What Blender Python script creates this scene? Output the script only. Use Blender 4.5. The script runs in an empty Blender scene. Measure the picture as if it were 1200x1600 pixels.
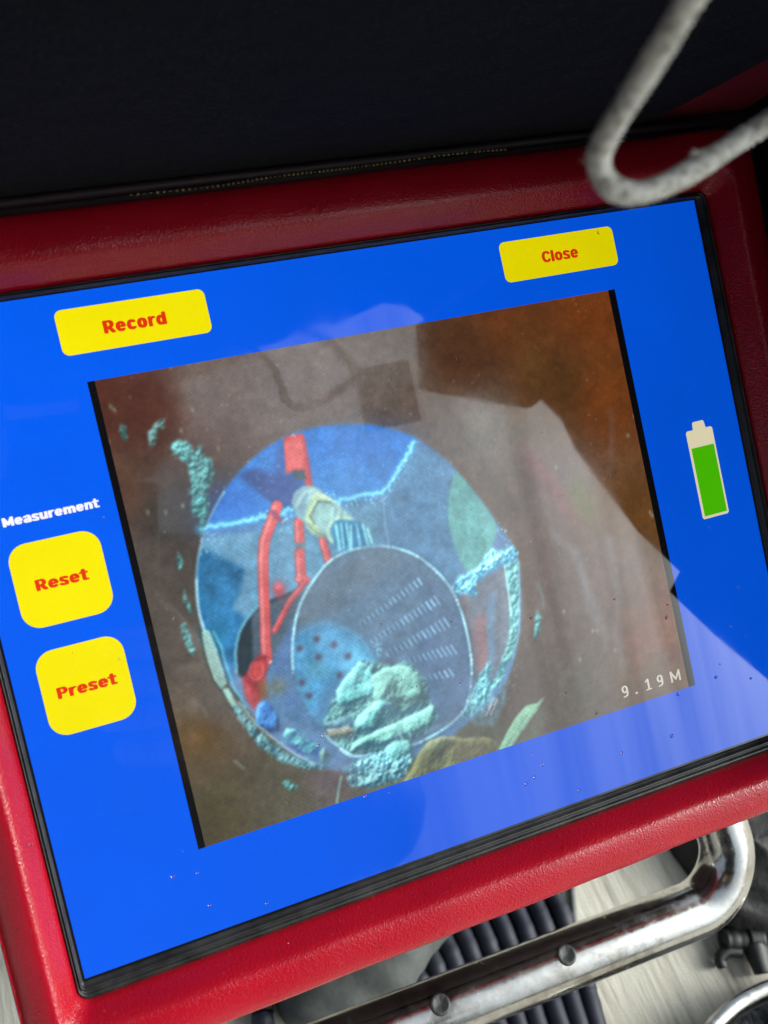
import bpy, bmesh, math, random
import numpy as np
from mathutils import Vector, Matrix, Euler

# ------------------------------------------------------------------ camera, sky, sun, exposure
random.seed(7)
RNG = np.random.default_rng(11)
S = bpy.context.scene
COL = S.collection
MM = 0.001
TILT = math.radians(40.0)                                   # the screen leans back 40 degrees from the horizontal
DEV = Matrix.Translation((0, 0, 0.26)) @ Matrix.Rotation(TILT, 4, 'X')   # monitor frame: x right, y up the screen, z out of it

cam = bpy.data.cameras.new('camera')
cam_ob = bpy.data.objects.new('camera', cam)
COL.objects.link(cam_ob)
cam_rot = Matrix(((0.935247,0.222315,-0.275481),(-0.215881,0.974933,0.053868),(0.280551,0.009091,0.959796))).to_4x4()
cam_ob.matrix_world = DEV @ Matrix.Translation(Vector((-0.070798, 0.024104, 0.218860))) @ cam_rot
cam.sensor_fit = 'VERTICAL'
cam.sensor_height = 24.0
cam.lens = 24.0 * 1357.60 / 1600.0
cam.clip_start = 0.005
cam.clip_end = 400.0
cam.dof.use_dof = True
cam.dof.focus_distance = 0.242
cam.dof.aperture_fstop = 10.5
S.camera = cam_ob

EXPOSURE = 1.0
S.view_settings.view_transform = 'Standard'
S.view_settings.look = 'None'
S.view_settings.exposure = EXPOSURE
S.view_settings.gamma = 1.0
S.view_settings.use_curve_mapping = False

SUN_DIR = Vector((0.79, -0.31, 0.53)).normalized()
world = bpy.data.worlds.new('World')
S.world = world
world.use_nodes = True
nt = world.node_tree
sky = nt.nodes.new('ShaderNodeTexSky')
sky.sky_type = 'NISHITA'
sky.sun_disc = False
sky.sun_elevation = math.asin(SUN_DIR.z)
sky.sun_rotation = math.atan2(SUN_DIR.x, SUN_DIR.y)
sky.air_density = 0.8
sky.dust_density = 10.0
sky.ozone_density = 0.0
bg = nt.nodes['Background']
bg.inputs['Strength'].default_value = 0.108
grey = nt.nodes.new('ShaderNodeHueSaturation')             # overcast: the cloud takes most of the blue out
grey.inputs['Saturation'].default_value = 0.5
nt.links.new(sky.outputs[0], grey.inputs['Color'])
tint = nt.nodes.new('ShaderNodeMix'); tint.data_type = 'RGBA'; tint.blend_type = 'MULTIPLY'
tint.inputs['Factor'].default_value = 1.0
tint.inputs['B'].default_value = (0.86, 1.0, 1.07, 1)
nt.links.new(grey.outputs[0], tint.inputs['A'])
nt.links.new(tint.outputs['Result'], bg.inputs[0])

sun = bpy.data.lights.new('sun', 'SUN')
sun.energy = 0.5
sun.angle = math.radians(25)
sun.color = (1.0, 0.96, 0.9)
sun_ob = bpy.data.objects.new('sun', sun)
COL.objects.link(sun_ob)
sun_ob.rotation_euler = SUN_DIR.to_track_quat('Z', 'Y').to_euler()
sun_ob.location = (0, 0, 3)

# ------------------------------------------------------------------ helpers
def lin(c):
    c = np.asarray(c, float) / 255.0
    return np.where(c <= 0.04045, c / 12.92, ((c + 0.055) / 1.055) ** 2.4)

def new_mat(name):
    m = bpy.data.materials.new(name)
    m.use_nodes = True
    return m, m.node_tree, m.node_tree.nodes['Principled BSDF']

def node(t, kind, **kw):
    n = t.nodes.new(kind)
    for k, v in kw.items():
        if k in n.inputs:
            n.inputs[k].default_value = v
        else:
            setattr(n, k, v)
    return n

def ramp(t, fac, stops):
    r = t.nodes.new('ShaderNodeValToRGB')
    el = r.color_ramp.elements
    while len(el) < len(stops):
        el.new(0.5)
    for e, (p, c) in zip(el, stops):
        e.position = p
        e.color = (*c, 1) if len(c) == 3 else c
    t.links.new(fac, r.inputs[0])
    return r

def noise(t, scale, detail=4, rough=0.55, vec=None, coord='Object'):
    n = node(t, 'ShaderNodeTexNoise', Scale=scale, Detail=detail, Roughness=rough)
    if vec is None:
        tc = t.nodes.new('ShaderNodeTexCoord')
        vec = tc.outputs[coord]
    t.links.new(vec, n.inputs['Vector'])
    return n

def bump(t, b, height, strength, dist, prev=None):
    n = node(t, 'ShaderNodeBump', Strength=strength, Distance=dist)
    t.links.new(height, n.inputs['Height'])
    if prev is not None:
        t.links.new(prev.outputs[0], n.inputs['Normal'])
    t.links.new(n.outputs[0], b.inputs['Normal'])
    return n

def simple(name, base, rough, metal=0.0, nscale=None, namp=0.25, bscale=None, bstr=0.3, bdist=0.0005, spec=0.5):
    m, t, b = new_mat(name)
    b.inputs['Roughness'].default_value = rough
    b.inputs['Metallic'].default_value = metal
    b.inputs['Specular IOR Level'].default_value = spec
    b.inputs['Base Color'].default_value = (*base, 1)
    if nscale:
        n = noise(t, nscale, 5, 0.6)
        lo = tuple(max(0, c * (1 - namp)) for c in base)
        hi = tuple(c * (1 + namp) for c in base)
        r = ramp(t, n.outputs[0], [(0.3, lo), (0.7, hi)])
        t.links.new(r.outputs[0], b.inputs['Base Color'])
    if bscale:
        n2 = noise(t, bscale, 4, 0.6)
        bump(t, b, n2.outputs[0], bstr, bdist)
    return m

def link(name, me, parent=None, mat=None, smooth=True, matrix=None):
    o = bpy.data.objects.new(name, me)
    COL.objects.link(o)
    if parent is not None:
        o.parent = parent
    elif matrix is not None:
        o.matrix_world = matrix
    if mat is not None:
        me.materials.append(mat)
    if smooth:
        for p in me.polygons:
            p.use_smooth = True
    return o

def mesh(name, verts, faces):
    me = bpy.data.meshes.new(name)
    me.from_pydata([tuple(v) for v in verts], [], faces)
    bm = bmesh.new(); bm.from_mesh(me)
    bmesh.ops.recalc_face_normals(bm, faces=bm.faces)
    bm.to_mesh(me); bm.free()
    me.update()
    return me

def flat(name, pts, z):
    """one flat printed shape in the plane of the screen, facing out"""
    me = bpy.data.meshes.new(name)
    a = sum(p[0] * q[1] - q[0] * p[1] for p, q in zip(pts, pts[1:] + pts[:1]))
    if a < 0:
        pts = pts[::-1]
    me.from_pydata([(x * MM, y * MM, z * MM) for x, y in pts], [], [list(range(len(pts)))])
    me.update()
    return me

def empty(name, matrix, label, cat, group=None):
    o = bpy.data.objects.new(name, None)
    COL.objects.link(o)
    o.empty_display_size = 0.02
    o.matrix_world = matrix
    tag(o, label, cat, group)
    return o

def tag(o, label, cat, group=None):
    o['label'] = label
    o['category'] = cat
    if group:
        o['group'] = group

def spline(pts, n):
    """Catmull-Rom through pts, n samples per span"""
    P = [np.array(p, float) for p in pts]
    P = [2 * P[0] - P[1]] + P + [2 * P[-1] - P[-2]]
    out = []
    for i in range(1, len(P) - 2):
        for k in range(n):
            t = k / n
            a, b, c, d = P[i - 1:i + 3]
            out.append(0.5 * ((2 * b) + (c - a) * t + (2 * a - 5 * b + 4 * c - d) * t * t + (3 * b - a - 3 * c + d) * t ** 3))
    out.append(P[-2])
    return out

def tube(path, r, seg=14, rfun=None, cap=True):
    P = [Vector(p) for p in path]
    verts, faces = [], []
    tan = [(P[min(i + 1, len(P) - 1)] - P[max(i - 1, 0)]).normalized() for i in range(len(P))]
    nrm = tan[0].orthogonal().normalized()
    for i, p in enumerate(P):
        nrm = (nrm - tan[i] * nrm.dot(tan[i])).normalized()
        bi = tan[i].cross(nrm)
        for k in range(seg):
            a = 2 * math.pi * k / seg
            rr = r if rfun is None else r * rfun(i, a)
            verts.append(p + (nrm * math.cos(a) + bi * math.sin(a)) * rr)
    for i in range(len(P) - 1):
        for k in range(seg):
            a, b = i * seg + k, i * seg + (k + 1) % seg
            faces.append((a, b, b + seg, a + seg))
    if cap:
        faces.append(tuple(range(seg))[::-1])
        faces.append(tuple(range(len(verts) - seg, len(verts))))
    return verts, faces

def rrect(x0, x1, y0, y1, r, n=8, m=24):
    """rounded rectangle, same vertex count whatever its size: n points a corner, m along a side"""
    out = []
    cs = [(x1 - r, y0 + r, -90), (x1 - r, y1 - r, 0), (x0 + r, y1 - r, 90), (x0 + r, y0 + r, 180)]
    for i, (cx, cy, a0) in enumerate(cs):
        for k in range(n + 1):
            a = math.radians(a0 + 90 * k / n)
            out.append((cx + r * math.cos(a), cy + r * math.sin(a)))
        nx, ny, na = cs[(i + 1) % 4]
        a = math.radians(na)
        q = (nx + r * math.cos(a), ny + r * math.sin(a))
        p = out[-1]
        for k in range(1, m):
            out.append((p[0] + (q[0] - p[0]) * k / m, p[1] + (q[1] - p[1]) * k / m))
    return out

def sweep_rings(rings):
    n = len(rings[0])
    verts = [v for r in rings for v in r]
    faces = []
    for i in range(len(rings) - 1):
        for k in range(n):
            a, b = i * n + k, i * n + (k + 1) % n
            faces.append((a, b, b + n, a + n))
    return verts, faces

def bevelled_box(cx, cy, cz, sx, sy, sz, bev, seg=3):
    bm = bmesh.new()
    bmesh.ops.create_cube(bm, size=1.0)
    for v in bm.verts:
        v.co = Vector((v.co.x * sx + cx, v.co.y * sy + cy, v.co.z * sz + cz)) * MM
    bmesh.ops.bevel(bm, geom=bm.edges[:], offset=bev * MM, segments=seg, affect='EDGES', profile=0.5)
    return bm

def bm_mesh(name, bm):
    me = bpy.data.meshes.new(name)
    bm.to_mesh(me); bm.free()
    return me

# ------------------------------------------------------------------ materials
EMIT = 2.0 ** -EXPOSURE

def screen_mat(name, rgb=None, attr=None, grain=0.05):
    """one printed colour of the lit display under its glossy touch layer"""
    m, t, b = new_mat(name)
    b.inputs['Base Color'].default_value = (0.006, 0.006, 0.007, 1)
    b.inputs['Roughness'].default_value = 0.035
    b.inputs['IOR'].default_value = 1.67
    b.inputs['Emission Strength'].default_value = EMIT
    tc = t.nodes.new('ShaderNodeTexCoord')
    if attr:
        a = t.nodes.new('ShaderNodeVertexColor'); a.layer_name = attr
        src = a.outputs['Color']
    else:
        a = t.nodes.new('ShaderNodeRGB')
        a.outputs[0].default_value = (*[float(v) for v in lin(rgb)], 1)
        src = a.outputs[0]
    # viewing-angle fall-off painted into the emission: stronger left, weaker towards the right edge
    sx = t.nodes.new('ShaderNodeSeparateXYZ')
    t.links.new(tc.outputs['Object'], sx.inputs[0])
    mr = t.nodes.new('ShaderNodeMapRange')
    mr.inputs['From Min'].default_value = -0.10; mr.inputs['From Max'].default_value = 0.105
    mr.inputs['To Min'].default_value = 1.08; mr.inputs['To Max'].default_value = 0.68 if not attr else 0.95
    t.links.new(sx.outputs[0], mr.inputs['Value'])
    n = noise(t, 900.0, 2, 0.5, vec=tc.outputs['Object'])
    ng = t.nodes.new('ShaderNodeMapRange')
    ng.inputs['From Min'].default_value = 0.3; ng.inputs['From Max'].default_value = 0.7
    ng.inputs['To Min'].default_value = 1 - grain; ng.inputs['To Max'].default_value = 1 + grain
    wv = node(t, 'ShaderNodeTexWave', Scale=520.0, Distortion=0.0); wv.bands_direction = 'DIAGONAL'      # fine lattice of the display's cells
    t.links.new(tc.outputs['Object'], wv.inputs['Vector'])
    wm = t.nodes.new('ShaderNodeMix'); wm.inputs['Factor'].default_value = 0.35
    t.links.new(n.outputs[0], wm.inputs['A']); t.links.new(wv.outputs['Fac'], wm.inputs['B'])
    t.links.new(wm.outputs['Result'], ng.inputs['Value'])
    nb = noise(t, 14.0, 3, 0.6, vec=tc.outputs['Object'])
    nbr = t.nodes.new('ShaderNodeMapRange')
    nbr.inputs['From Min'].default_value = 0.3; nbr.inputs['From Max'].default_value = 0.7
    nbr.inputs['To Min'].default_value = 0.93; nbr.inputs['To Max'].default_value = 1.05
    t.links.new(nb.outputs[0], nbr.inputs['Value'])
    mu0 = t.nodes.new('ShaderNodeMath'); mu0.operation = 'MULTIPLY'
    t.links.new(nbr.outputs[0], mu0.inputs[0]); t.links.new(mr.outputs[0], mu0.inputs[1])
    mr = mu0
    mu = t.nodes.new('ShaderNodeMath'); mu.operation = 'MULTIPLY'
    t.links.new(mr.outputs[0], mu.inputs[0]); t.links.new(ng.outputs[0], mu.inputs[1])
    vm = t.nodes.new('ShaderNodeVectorMath'); vm.operation = 'SCALE'
    t.links.new(src, vm.inputs[0]); t.links.new(mu.outputs[0], vm.inputs['Scale'])
    t.links.new(vm.outputs[0], b.inputs['Emission Color'])
    # wiped-dry smears in the touch layer's roughness
    mp = node(t, 'ShaderNodeMapping'); mp.inputs['Scale'].default_value = (60, 6, 1); mp.inputs['Rotation'].default_value = (0, 0, 0.12)
    t.links.new(tc.outputs['Object'], mp.inputs[0])
    n2 = noise(t, 1.0, 3, 0.6, vec=mp.outputs[0])
    rr = t.nodes.new('ShaderNodeMapRange')
    rr.inputs['From Min'].default_value = 0.4; rr.inputs['From Max'].default_value = 0.75
    rr.inputs['To Min'].default_value = 0.02; rr.inputs['To Max'].default_value = 0.11
    t.links.new(n2.outputs[0], rr.inputs['Value'])
    t.links.new(rr.outputs[0], b.inputs['Roughness'])
    mp2 = node(t, 'ShaderNodeMapping'); mp2.inputs['Scale'].default_value = (70, 4, 1); mp2.inputs['Rotation'].default_value = (0, 0, -0.10)  # streaks of folds in the reflection, put into the specular level
    t.links.new(tc.outputs['Object'], mp2.inputs[0])
    n5 = noise(t, 1.0, 3, 0.55, vec=mp2.outputs[0])
    sm = t.nodes.new('ShaderNodeMapRange')
    sm.inputs['From Min'].default_value = 0.36; sm.inputs['From Max'].default_value = 0.6
    sm.inputs['To Min'].default_value = 0.30; sm.inputs['To Max'].default_value = 0.54
    t.links.new(n5.outputs[0], sm.inputs['Value'])
    t.links.new(sm.outputs[0], b.inputs['Specular IOR Level'])
    return m

def vinyl_mat():
    m, t, b = new_mat('red_vinyl')
    tc = t.nodes.new('ShaderNodeTexCoord')
    n = noise(t, 35, 5, 0.6, vec=tc.outputs['Object'])
    r = ramp(t, n.outputs[0], [(0.25, (0.35, 0.003, 0.013)), (0.75, (0.41, 0.004, 0.017))])
    # scuffs
    n3 = noise(t, 120, 6, 0.7, vec=tc.outputs['Object'])
    sc = ramp(t, n3.outputs[0], [(0.70, (0, 0, 0)), (0.76, (1, 1, 1))])
    mix = t.nodes.new('ShaderNodeMix'); mix.data_type = 'RGBA'
    sc2 = t.nodes.new('ShaderNodeMath'); sc2.operation = 'MULTIPLY'; sc2.inputs[1].default_value = 0.35
    t.links.new(sc.outputs[0], sc2.inputs[0])
    t.links.new(sc2.outputs[0], mix.inputs['Factor'])
    t.links.new(r.outputs[0], mix.inputs['A'])
    mix.inputs['B'].default_value = (0.35, 0.16, 0.13, 1)
    n6 = noise(t, 26, 4, 0.65, vec=tc.outputs['Object'])
    mud = ramp(t, n6.outputs[0], [(0.66, (0, 0, 0)), (0.74, (0.45, 0.45, 0.45))])
    n7 = noise(t, 700, 3, 0.6, vec=tc.outputs['Object'])
    dust = ramp(t, n7.outputs[0], [(0.66, (0, 0, 0)), (0.76, (0.4, 0.4, 0.4))])
    mx = t.nodes.new('ShaderNodeMath'); mx.operation = 'MAXIMUM'
    t.links.new(mud.outputs[0], mx.inputs[0]); t.links.new(dust.outputs[0], mx.inputs[1])
    mix2 = t.nodes.new('ShaderNodeMix'); mix2.data_type = 'RGBA'
    t.links.new(mx.outputs[0], mix2.inputs['Factor'])
    t.links.new(mix.outputs['Result'], mix2.inputs['A'])
    mix2.inputs['B'].default_value = (0.17, 0.12, 0.10, 1)
    t.links.new(mix2.outputs['Result'], b.inputs['Base Color'])
    b.inputs['Roughness'].default_value = 0.29
    b.inputs['Specular IOR Level'].default_value = 0.5
    v = node(t, 'ShaderNodeTexVoronoi', Scale=1900.0); v.feature = 'SMOOTH_F1'
    # leather grain: cells pulled about by noise
    w = noise(t, 400, 2, 0.5, vec=tc.outputs['Object'])
    add = t.nodes.new('ShaderNodeMix'); add.data_type = 'RGBA'; add.blend_type = 'LINEAR_LIGHT'
    add.inputs['Factor'].default_value = 0.0012
    t.links.new(tc.outputs['Object'], add.inputs['A']); t.links.new(w.outputs['Color'], add.inputs['B'])
    t.links.new(add.outputs['Result'], v.inputs['Vector'])
    p = bump(t, b, v.outputs['Distance'], 0.5, 0.00022)
    n4 = noise(t, 90, 3, 0.5, vec=tc.outputs['Object'])
    bump(t, b, n4.outputs[0], 0.12, 0.0006, prev=p)
    return m

def steel_mat():
    m, t, b = new_mat('stainless_steel')
    b.inputs['Metallic'].default_value = 1.0
    n = noise(t, 55, 6, 0.65)
    r = ramp(t, n.outputs[0], [(0.30, (0.40, 0.36, 0.31)), (0.52, (0.62, 0.60, 0.57)), (0.75, (0.70, 0.69, 0.67))])
    t.links.new(r.outputs[0], b.inputs['Base Color'])
    n3 = noise(t, 38, 7, 0.72)
    gr = ramp(t, n3.outputs[0], [(0.54, (0, 0, 0)), (0.64, (0.75, 0.75, 0.75))])
    mg = t.nodes.new('ShaderNodeMix'); mg.data_type = 'RGBA'
    t.links.new(gr.outputs[0], mg.inputs['Factor']); t.links.new(r.outputs[0], mg.inputs['A'])
    mg.inputs['B'].default_value = (0.22, 0.19, 0.165, 1)
    t.links.new(mg.outputs['Result'], b.inputs['Base Color'])
    n2 = noise(t, 240, 6, 0.7)
    rr = t.nodes.new('ShaderNodeMapRange')
    rr.inputs['From Min'].default_value = 0.35; rr.inputs['From Max'].default_value = 0.7
    rr.inputs['To Min'].default_value = 0.10; rr.inputs['To Max'].default_value = 0.30
    t.links.new(n2.outputs[0], rr.inputs['Value'])
    t.links.new(rr.outputs[0], b.inputs['Roughness'])
    p = bump(t, b, n2.outputs[0], 0.12, 0.0003)
    return m

def concrete_mat():
    m, t, b = new_mat('ribbed_concrete')
    tc = t.nodes.new('ShaderNodeTexCoord')
    mp = t.nodes.new('ShaderNodeMapping')
    mp.inputs['Rotation'].default_value = (0, 0, math.radians(-4))
    mp.inputs['Scale'].default_value = (1.0, 0.09, 1.0)
    t.links.new(tc.outputs['Object'], mp.inputs[0])
    n1 = noise(t, 130, 6, 0.68, vec=mp.outputs[0])
    n2 = noise(t, 16, 5, 0.6, vec=tc.outputs['Object'])
    r1 = ramp(t, n1.outputs[0], [(0.30, (0.25, 0.225, 0.18)), (0.43, (0.54, 0.505, 0.43)), (0.7, (0.66, 0.625, 0.545))])
    r2 = ramp(t, n2.outputs[0], [(0.3, (0.82, 0.80, 0.76)), (0.65, (1, 1, 1))])
    mx = t.nodes.new('ShaderNodeMix'); mx.data_type = 'RGBA'; mx.blend_type = 'MULTIPLY'
    mx.inputs['Factor'].default_value = 1.0
    t.links.new(r1.outputs[0], mx.inputs['A']); t.links.new(r2.outputs[0], mx.inputs['B'])
    t.links.new(mx.outputs['Result'], b.inputs['Base Color'])
    b.inputs['Roughness'].default_value = 0.85
    p = bump(t, b, n1.outputs[0], 0.5, 0.004)
    n3 = noise(t, 900, 3, 0.6, vec=tc.outputs['Object'])
    bump(t, b, n3.outputs[0], 0.4, 0.0006, prev=p)
    return m

def felt_mat():
    m, t, b = new_mat('black_felt')
    n = noise(t, 1500, 5, 0.75)
    r = ramp(t, n.outputs[0], [(0.42, (0.0036, 0.0044, 0.0078)), (0.60, (0.0095, 0.0102, 0.0135)), (0.72, (0.050, 0.050, 0.050))])
    t.links.new(r.outputs[0], b.inputs['Base Color'])
    b.inputs['Roughness'].default_value = 0.95
    b.inputs['Sheen Weight'].default_value = 0.02
    b.inputs['Specular IOR Level'].default_value = 0.108
    n2 = noise(t, 1200, 3, 0.6)
    p = bump(t, b, n2.outputs[0], 0.6, 0.0006)
    n3 = noise(t, 30, 3, 0.6)
    bump(t, b, n3.outputs[0], 0.4, 0.004, prev=p)
    return m

def cord_mat():
    m, t, b = new_mat('braided_cord')
    n = noise(t, 700, 4, 0.6)
    r = ramp(t, n.outputs[0], [(0.32, (0.30, 0.29, 0.26)), (0.5, (0.66, 0.64, 0.60)), (0.62, (0.80, 0.78, 0.74))])
    t.links.new(r.outputs[0], b.inputs['Base Color'])
    b.inputs['Roughness'].default_value = 0.9
    return m

def water_mat():
    m, t, b = new_mat('water')
    b.inputs['Base Color'].default_value = (1, 1, 1, 1)
    b.inputs['Roughness'].default_value = 0.12
    b.inputs['IOR'].default_value = 1.33
    b.inputs['Transmission Weight'].default_value = 1.0
    return m

M_VINYL = vinyl_mat()
M_STEEL = steel_mat()
M_CONC = concrete_mat()
M_FELT = felt_mat()
M_CORD = cord_mat()
M_WATER = water_mat()
M_RUBBER = simple('black_rubber', (0.022, 0.022, 0.0215), 0.42, nscale=130, namp=0.75, bscale=900, bstr=0.2, bdist=0.0003)
M_GREY_RUBBER = simple('grey_rubber', (0.035, 0.036, 0.036), 0.5, nscale=500, namp=0.5, bscale=700, bstr=0.5, bdist=0.0005)
M_DARK_VINYL = simple('dark_vinyl', (0.020, 0.007, 0.010), 0.6, nscale=60, namp=0.4, bscale=900, bstr=0.3, bdist=0.0004)
M_LID_SHADED = simple('shaded_red_vinyl', (0.15, 0.010, 0.022), 0.55, nscale=60, namp=0.2, bscale=900, bstr=0.3, bdist=0.0004, spec=0.3)  # the red vinyl again, its base colour darkened for the lid's shade
M_LINING = simple('flap_lining', (0.010, 0.006, 0.007), 0.85, nscale=60, namp=0.4, bscale=900, bstr=0.3, bdist=0.0004, spec=0.2)
M_JACKET = simple('dark_rain_jacket', (0.010, 0.011, 0.014), 0.6, nscale=12, namp=0.4, bscale=20, bstr=0.5, bdist=0.01, spec=0.3)
M_SKIN = simple('skin', (0.30, 0.17, 0.11), 0.55, nscale=40, namp=0.1)
M_TAG = simple('grey_tag', (0.16, 0.155, 0.15), 0.7, nscale=60, namp=0.2)
M_CABLE = simple('navy_cable', (0.009, 0.010, 0.022), 0.58, nscale=90, namp=0.4, bscale=500, bstr=0.2, bdist=0.0004)
M_CANVAS = simple('grey_canvas', (0.075, 0.078, 0.074), 0.75, nscale=45, namp=0.45, bscale=380, bstr=0.35, bdist=0.001)
M_BAG = simple('brown_black_canvas', (0.014, 0.012, 0.011), 0.65, nscale=60, namp=0.6, bscale=160, bstr=0.5, bdist=0.003)
M_PLASTIC = simple('black_plastic', (0.010, 0.0105, 0.010), 0.5, nscale=120, namp=0.5, bscale=300, bstr=0.25, bdist=0.0006)
M_WIRE = simple('grey_wire', (0.16, 0.16, 0.15), 0.5, nscale=200, namp=0.2)
M_STITCH = simple('ochre_thread', (0.24, 0.20, 0.07), 0.8, nscale=800, namp=0.4)
M_BRISTLE = simple('dark_bristle', (0.035, 0.037, 0.042), 0.45, metal=0.4, nscale=300, namp=0.6)

# ------------------------------------------------------------------ the setting
bm = bmesh.new()
bmesh.ops.create_grid(bm, x_segments=40, y_segments=40, size=60.0)
ground = link('concrete_ground', bm_mesh('concrete_ground', bm), mat=M_CONC, smooth=False)
ground['kind'] = 'structure'

# ------------------------------------------------------------------ the monitor
mon = empty('inspection_monitor', DEV, 'red padded inspection camera monitor with lit blue screen and raised black lined lid', 'monitor')

# bezel: a padded loop of red vinyl round the glass, highest just outside its inner lip
IN = (-107.2, 109.0, -84.6, 82.0)       # inner edge, mm: left, right, bottom, top
OUT = (-119.8, 124.5, -100.2, 98.4)
PROFILE = [(0.0, -0.6), (0.0, 0.9), (0.06, 2.0), (0.14, 3.6), (0.21, 5.0), (0.26, 5.9), (0.30, 6.45), (0.34, 6.8), (0.40, 7.0), (0.50, 7.0), (0.64, 6.8), (0.78, 6.4),
           (0.90, 5.7), (0.96, 4.8), (0.99, 3.8), (1.00, 2.6), (1.03, 2.4), (1.035, 1.9), (1.0, 1.5), (0.99, -4), (0.985, -9.0), (0.95, -10.0)]
def bezel_rect(s, r_in=3.0, r_out=9.0):
    e = [a + (b - a) * s for a, b in zip(IN, OUT)]
    return rrect(*e, r_in + (r_out - r_in) * s, n=9, m=60)
rings = []
for s, z in PROFILE:
    rings.append([(x * MM, y * MM, z * MM) for x, y in bezel_rect(s)])
# the padding is not dead even
for k, (s, z) in enumerate(PROFILE):
    if 0.03 < s < 0.99 and z > 2:
        for i, (x, y, zz) in enumerate(rings[k]):
            w = 0.25 * math.sin(x * 63 + 1.0) + 0.22 * math.sin(y * 71 + 2.0) + 0.12 * math.sin((x - y) * 190)
            side = min(1.0, max(0.0, (-0.1045 - x) / 0.003))             # the left side falls away more steeply
            rings[k][i] = (x, y, zz + (w - 3.2 * max(0.0, s - 0.36) * side) * MM)
v, f = sweep_rings(rings)
bez = link('bezel', mesh('bezel', v, f), mon, M_VINYL)

# shell behind the bezel
case_back = bevelled_box(2, -1, -28, 232, 190, 32, 5)
link('case_back', bm_mesh('case_back', case_back), mon, M_DARK_VINYL)

body = bevelled_box(1, -3, -150, 226, 190, 204, 6)  # unseen depth, made large and dark so the handle mirrors it
link('case_body', bm_mesh('case_body', body), mon, M_DARK_VINYL)
# soft hinge strip and side strip closing the joint between bezel, lid and flaps
for nm, cx, cy, sx, sy in (('hinge_strip', 3, 101.0, 262, 6.5), ('side_strip', 128.0, 20, 7.5, 158), ('side_strip', -123.5, 30, 8.0, 138)):
    b_ = bevelled_box(cx, cy, -8, sx, sy, 18, 1.0, 2)
    link(nm, bm_mesh(nm, b_), mon, M_DARK_VINYL)

# rubber gasket: flat land, a raised rib, a groove, a second rib under the vinyl
DISP = (-105.0, 105.2, -79.7, 80.1)
GIN = (-105.6, 105.9, -80.3, 80.45)
gp = [(0.0, 0.02), (0.10, 0.5), (0.22, 0.62), (0.26, 1.25), (0.34, 1.45), (0.42, 1.25), (0.46, 0.7), (0.56, 0.62), (0.62, 1.1), (0.72, 1.5), (0.82, 1.3), (0.9, 0.8), (1.03, 0.5)]
rings = []
for s, z in gp:
    e = [a + (b - a) * s for a, b in zip(GIN, IN)]
    rings.append([(x * MM, y * MM, z * MM) for x, y in rrect(*e, 0.4 + 2.4 * s, n=5, m=20)])
v, f = sweep_rings(rings)
link('gasket', mesh('gasket', v, f), mon, M_RUBBER)

# ---- display
M_BLACK = screen_mat('display_black', (9, 9, 11))
M_BLUE = screen_mat('display_blue', (0, 92, 240), grain=0.035)
M_YELLOW = screen_mat('display_yellow', (246, 232, 0), grain=0.012)
M_RED = screen_mat('display_red', (228, 52, 12), grain=0.05)
M_WHITE = screen_mat('display_white', (246, 246, 246), grain=0.012)
M_CREAM = screen_mat('display_cream', (250, 240, 200), grain=0.012)
M_GREEN = screen_mat('display_green', (80, 205, 0), grain=0.012)
M_OSD = screen_mat('display_osd', (226, 222, 205), grain=0.05)
M_FEED = screen_mat('display_camera_picture', attr='picture', grain=0.05)

glass = link('display', flat('display', rrect(-106.4, 106.6, -81.2, 81.0, 0.8, n=4, m=1), 0.0), mon, M_BLACK, smooth=False)
z1, z2, z3, z4 = 0.05, 0.10, 0.15, 0.20
link('blue_background', flat('blue_background', [(DISP[0], DISP[2]), (DISP[1], DISP[2]), (DISP[1], DISP[3]), (DISP[0], DISP[3])], z1), glass, M_BLUE, smooth=False)

def fmt_quad(q, r):
    """rounded rectangle from the mean of four digitised corners"""
    x0 = (q[0][0] + q[3][0]) / 2; x1 = (q[1][0] + q[2][0]) / 2
    y1 = (q[0][1] + q[1][1]) / 2; y0 = (q[2][1] + q[3][1]) / 2
    return x0, x1, y0, y1, r
BUTTONS = [('Record', (-76.9, -41.1, 65.3, 76.2, 1.7), 3.15, 1.07, 1.0),
           ('Close', (40.2, 76.1, 65.2, 76.3, 1.7), 3.15, 1.07, 0.92),
           ('Reset', (-99.5, -78.6, 3.9, 24.1, 4.3), 2.75, 1.19, 1.0),
           ('Preset', (-99.3, -79.1, -22.3, -1.7, 4.3), 2.75, 1.19, 1.0)]

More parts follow.
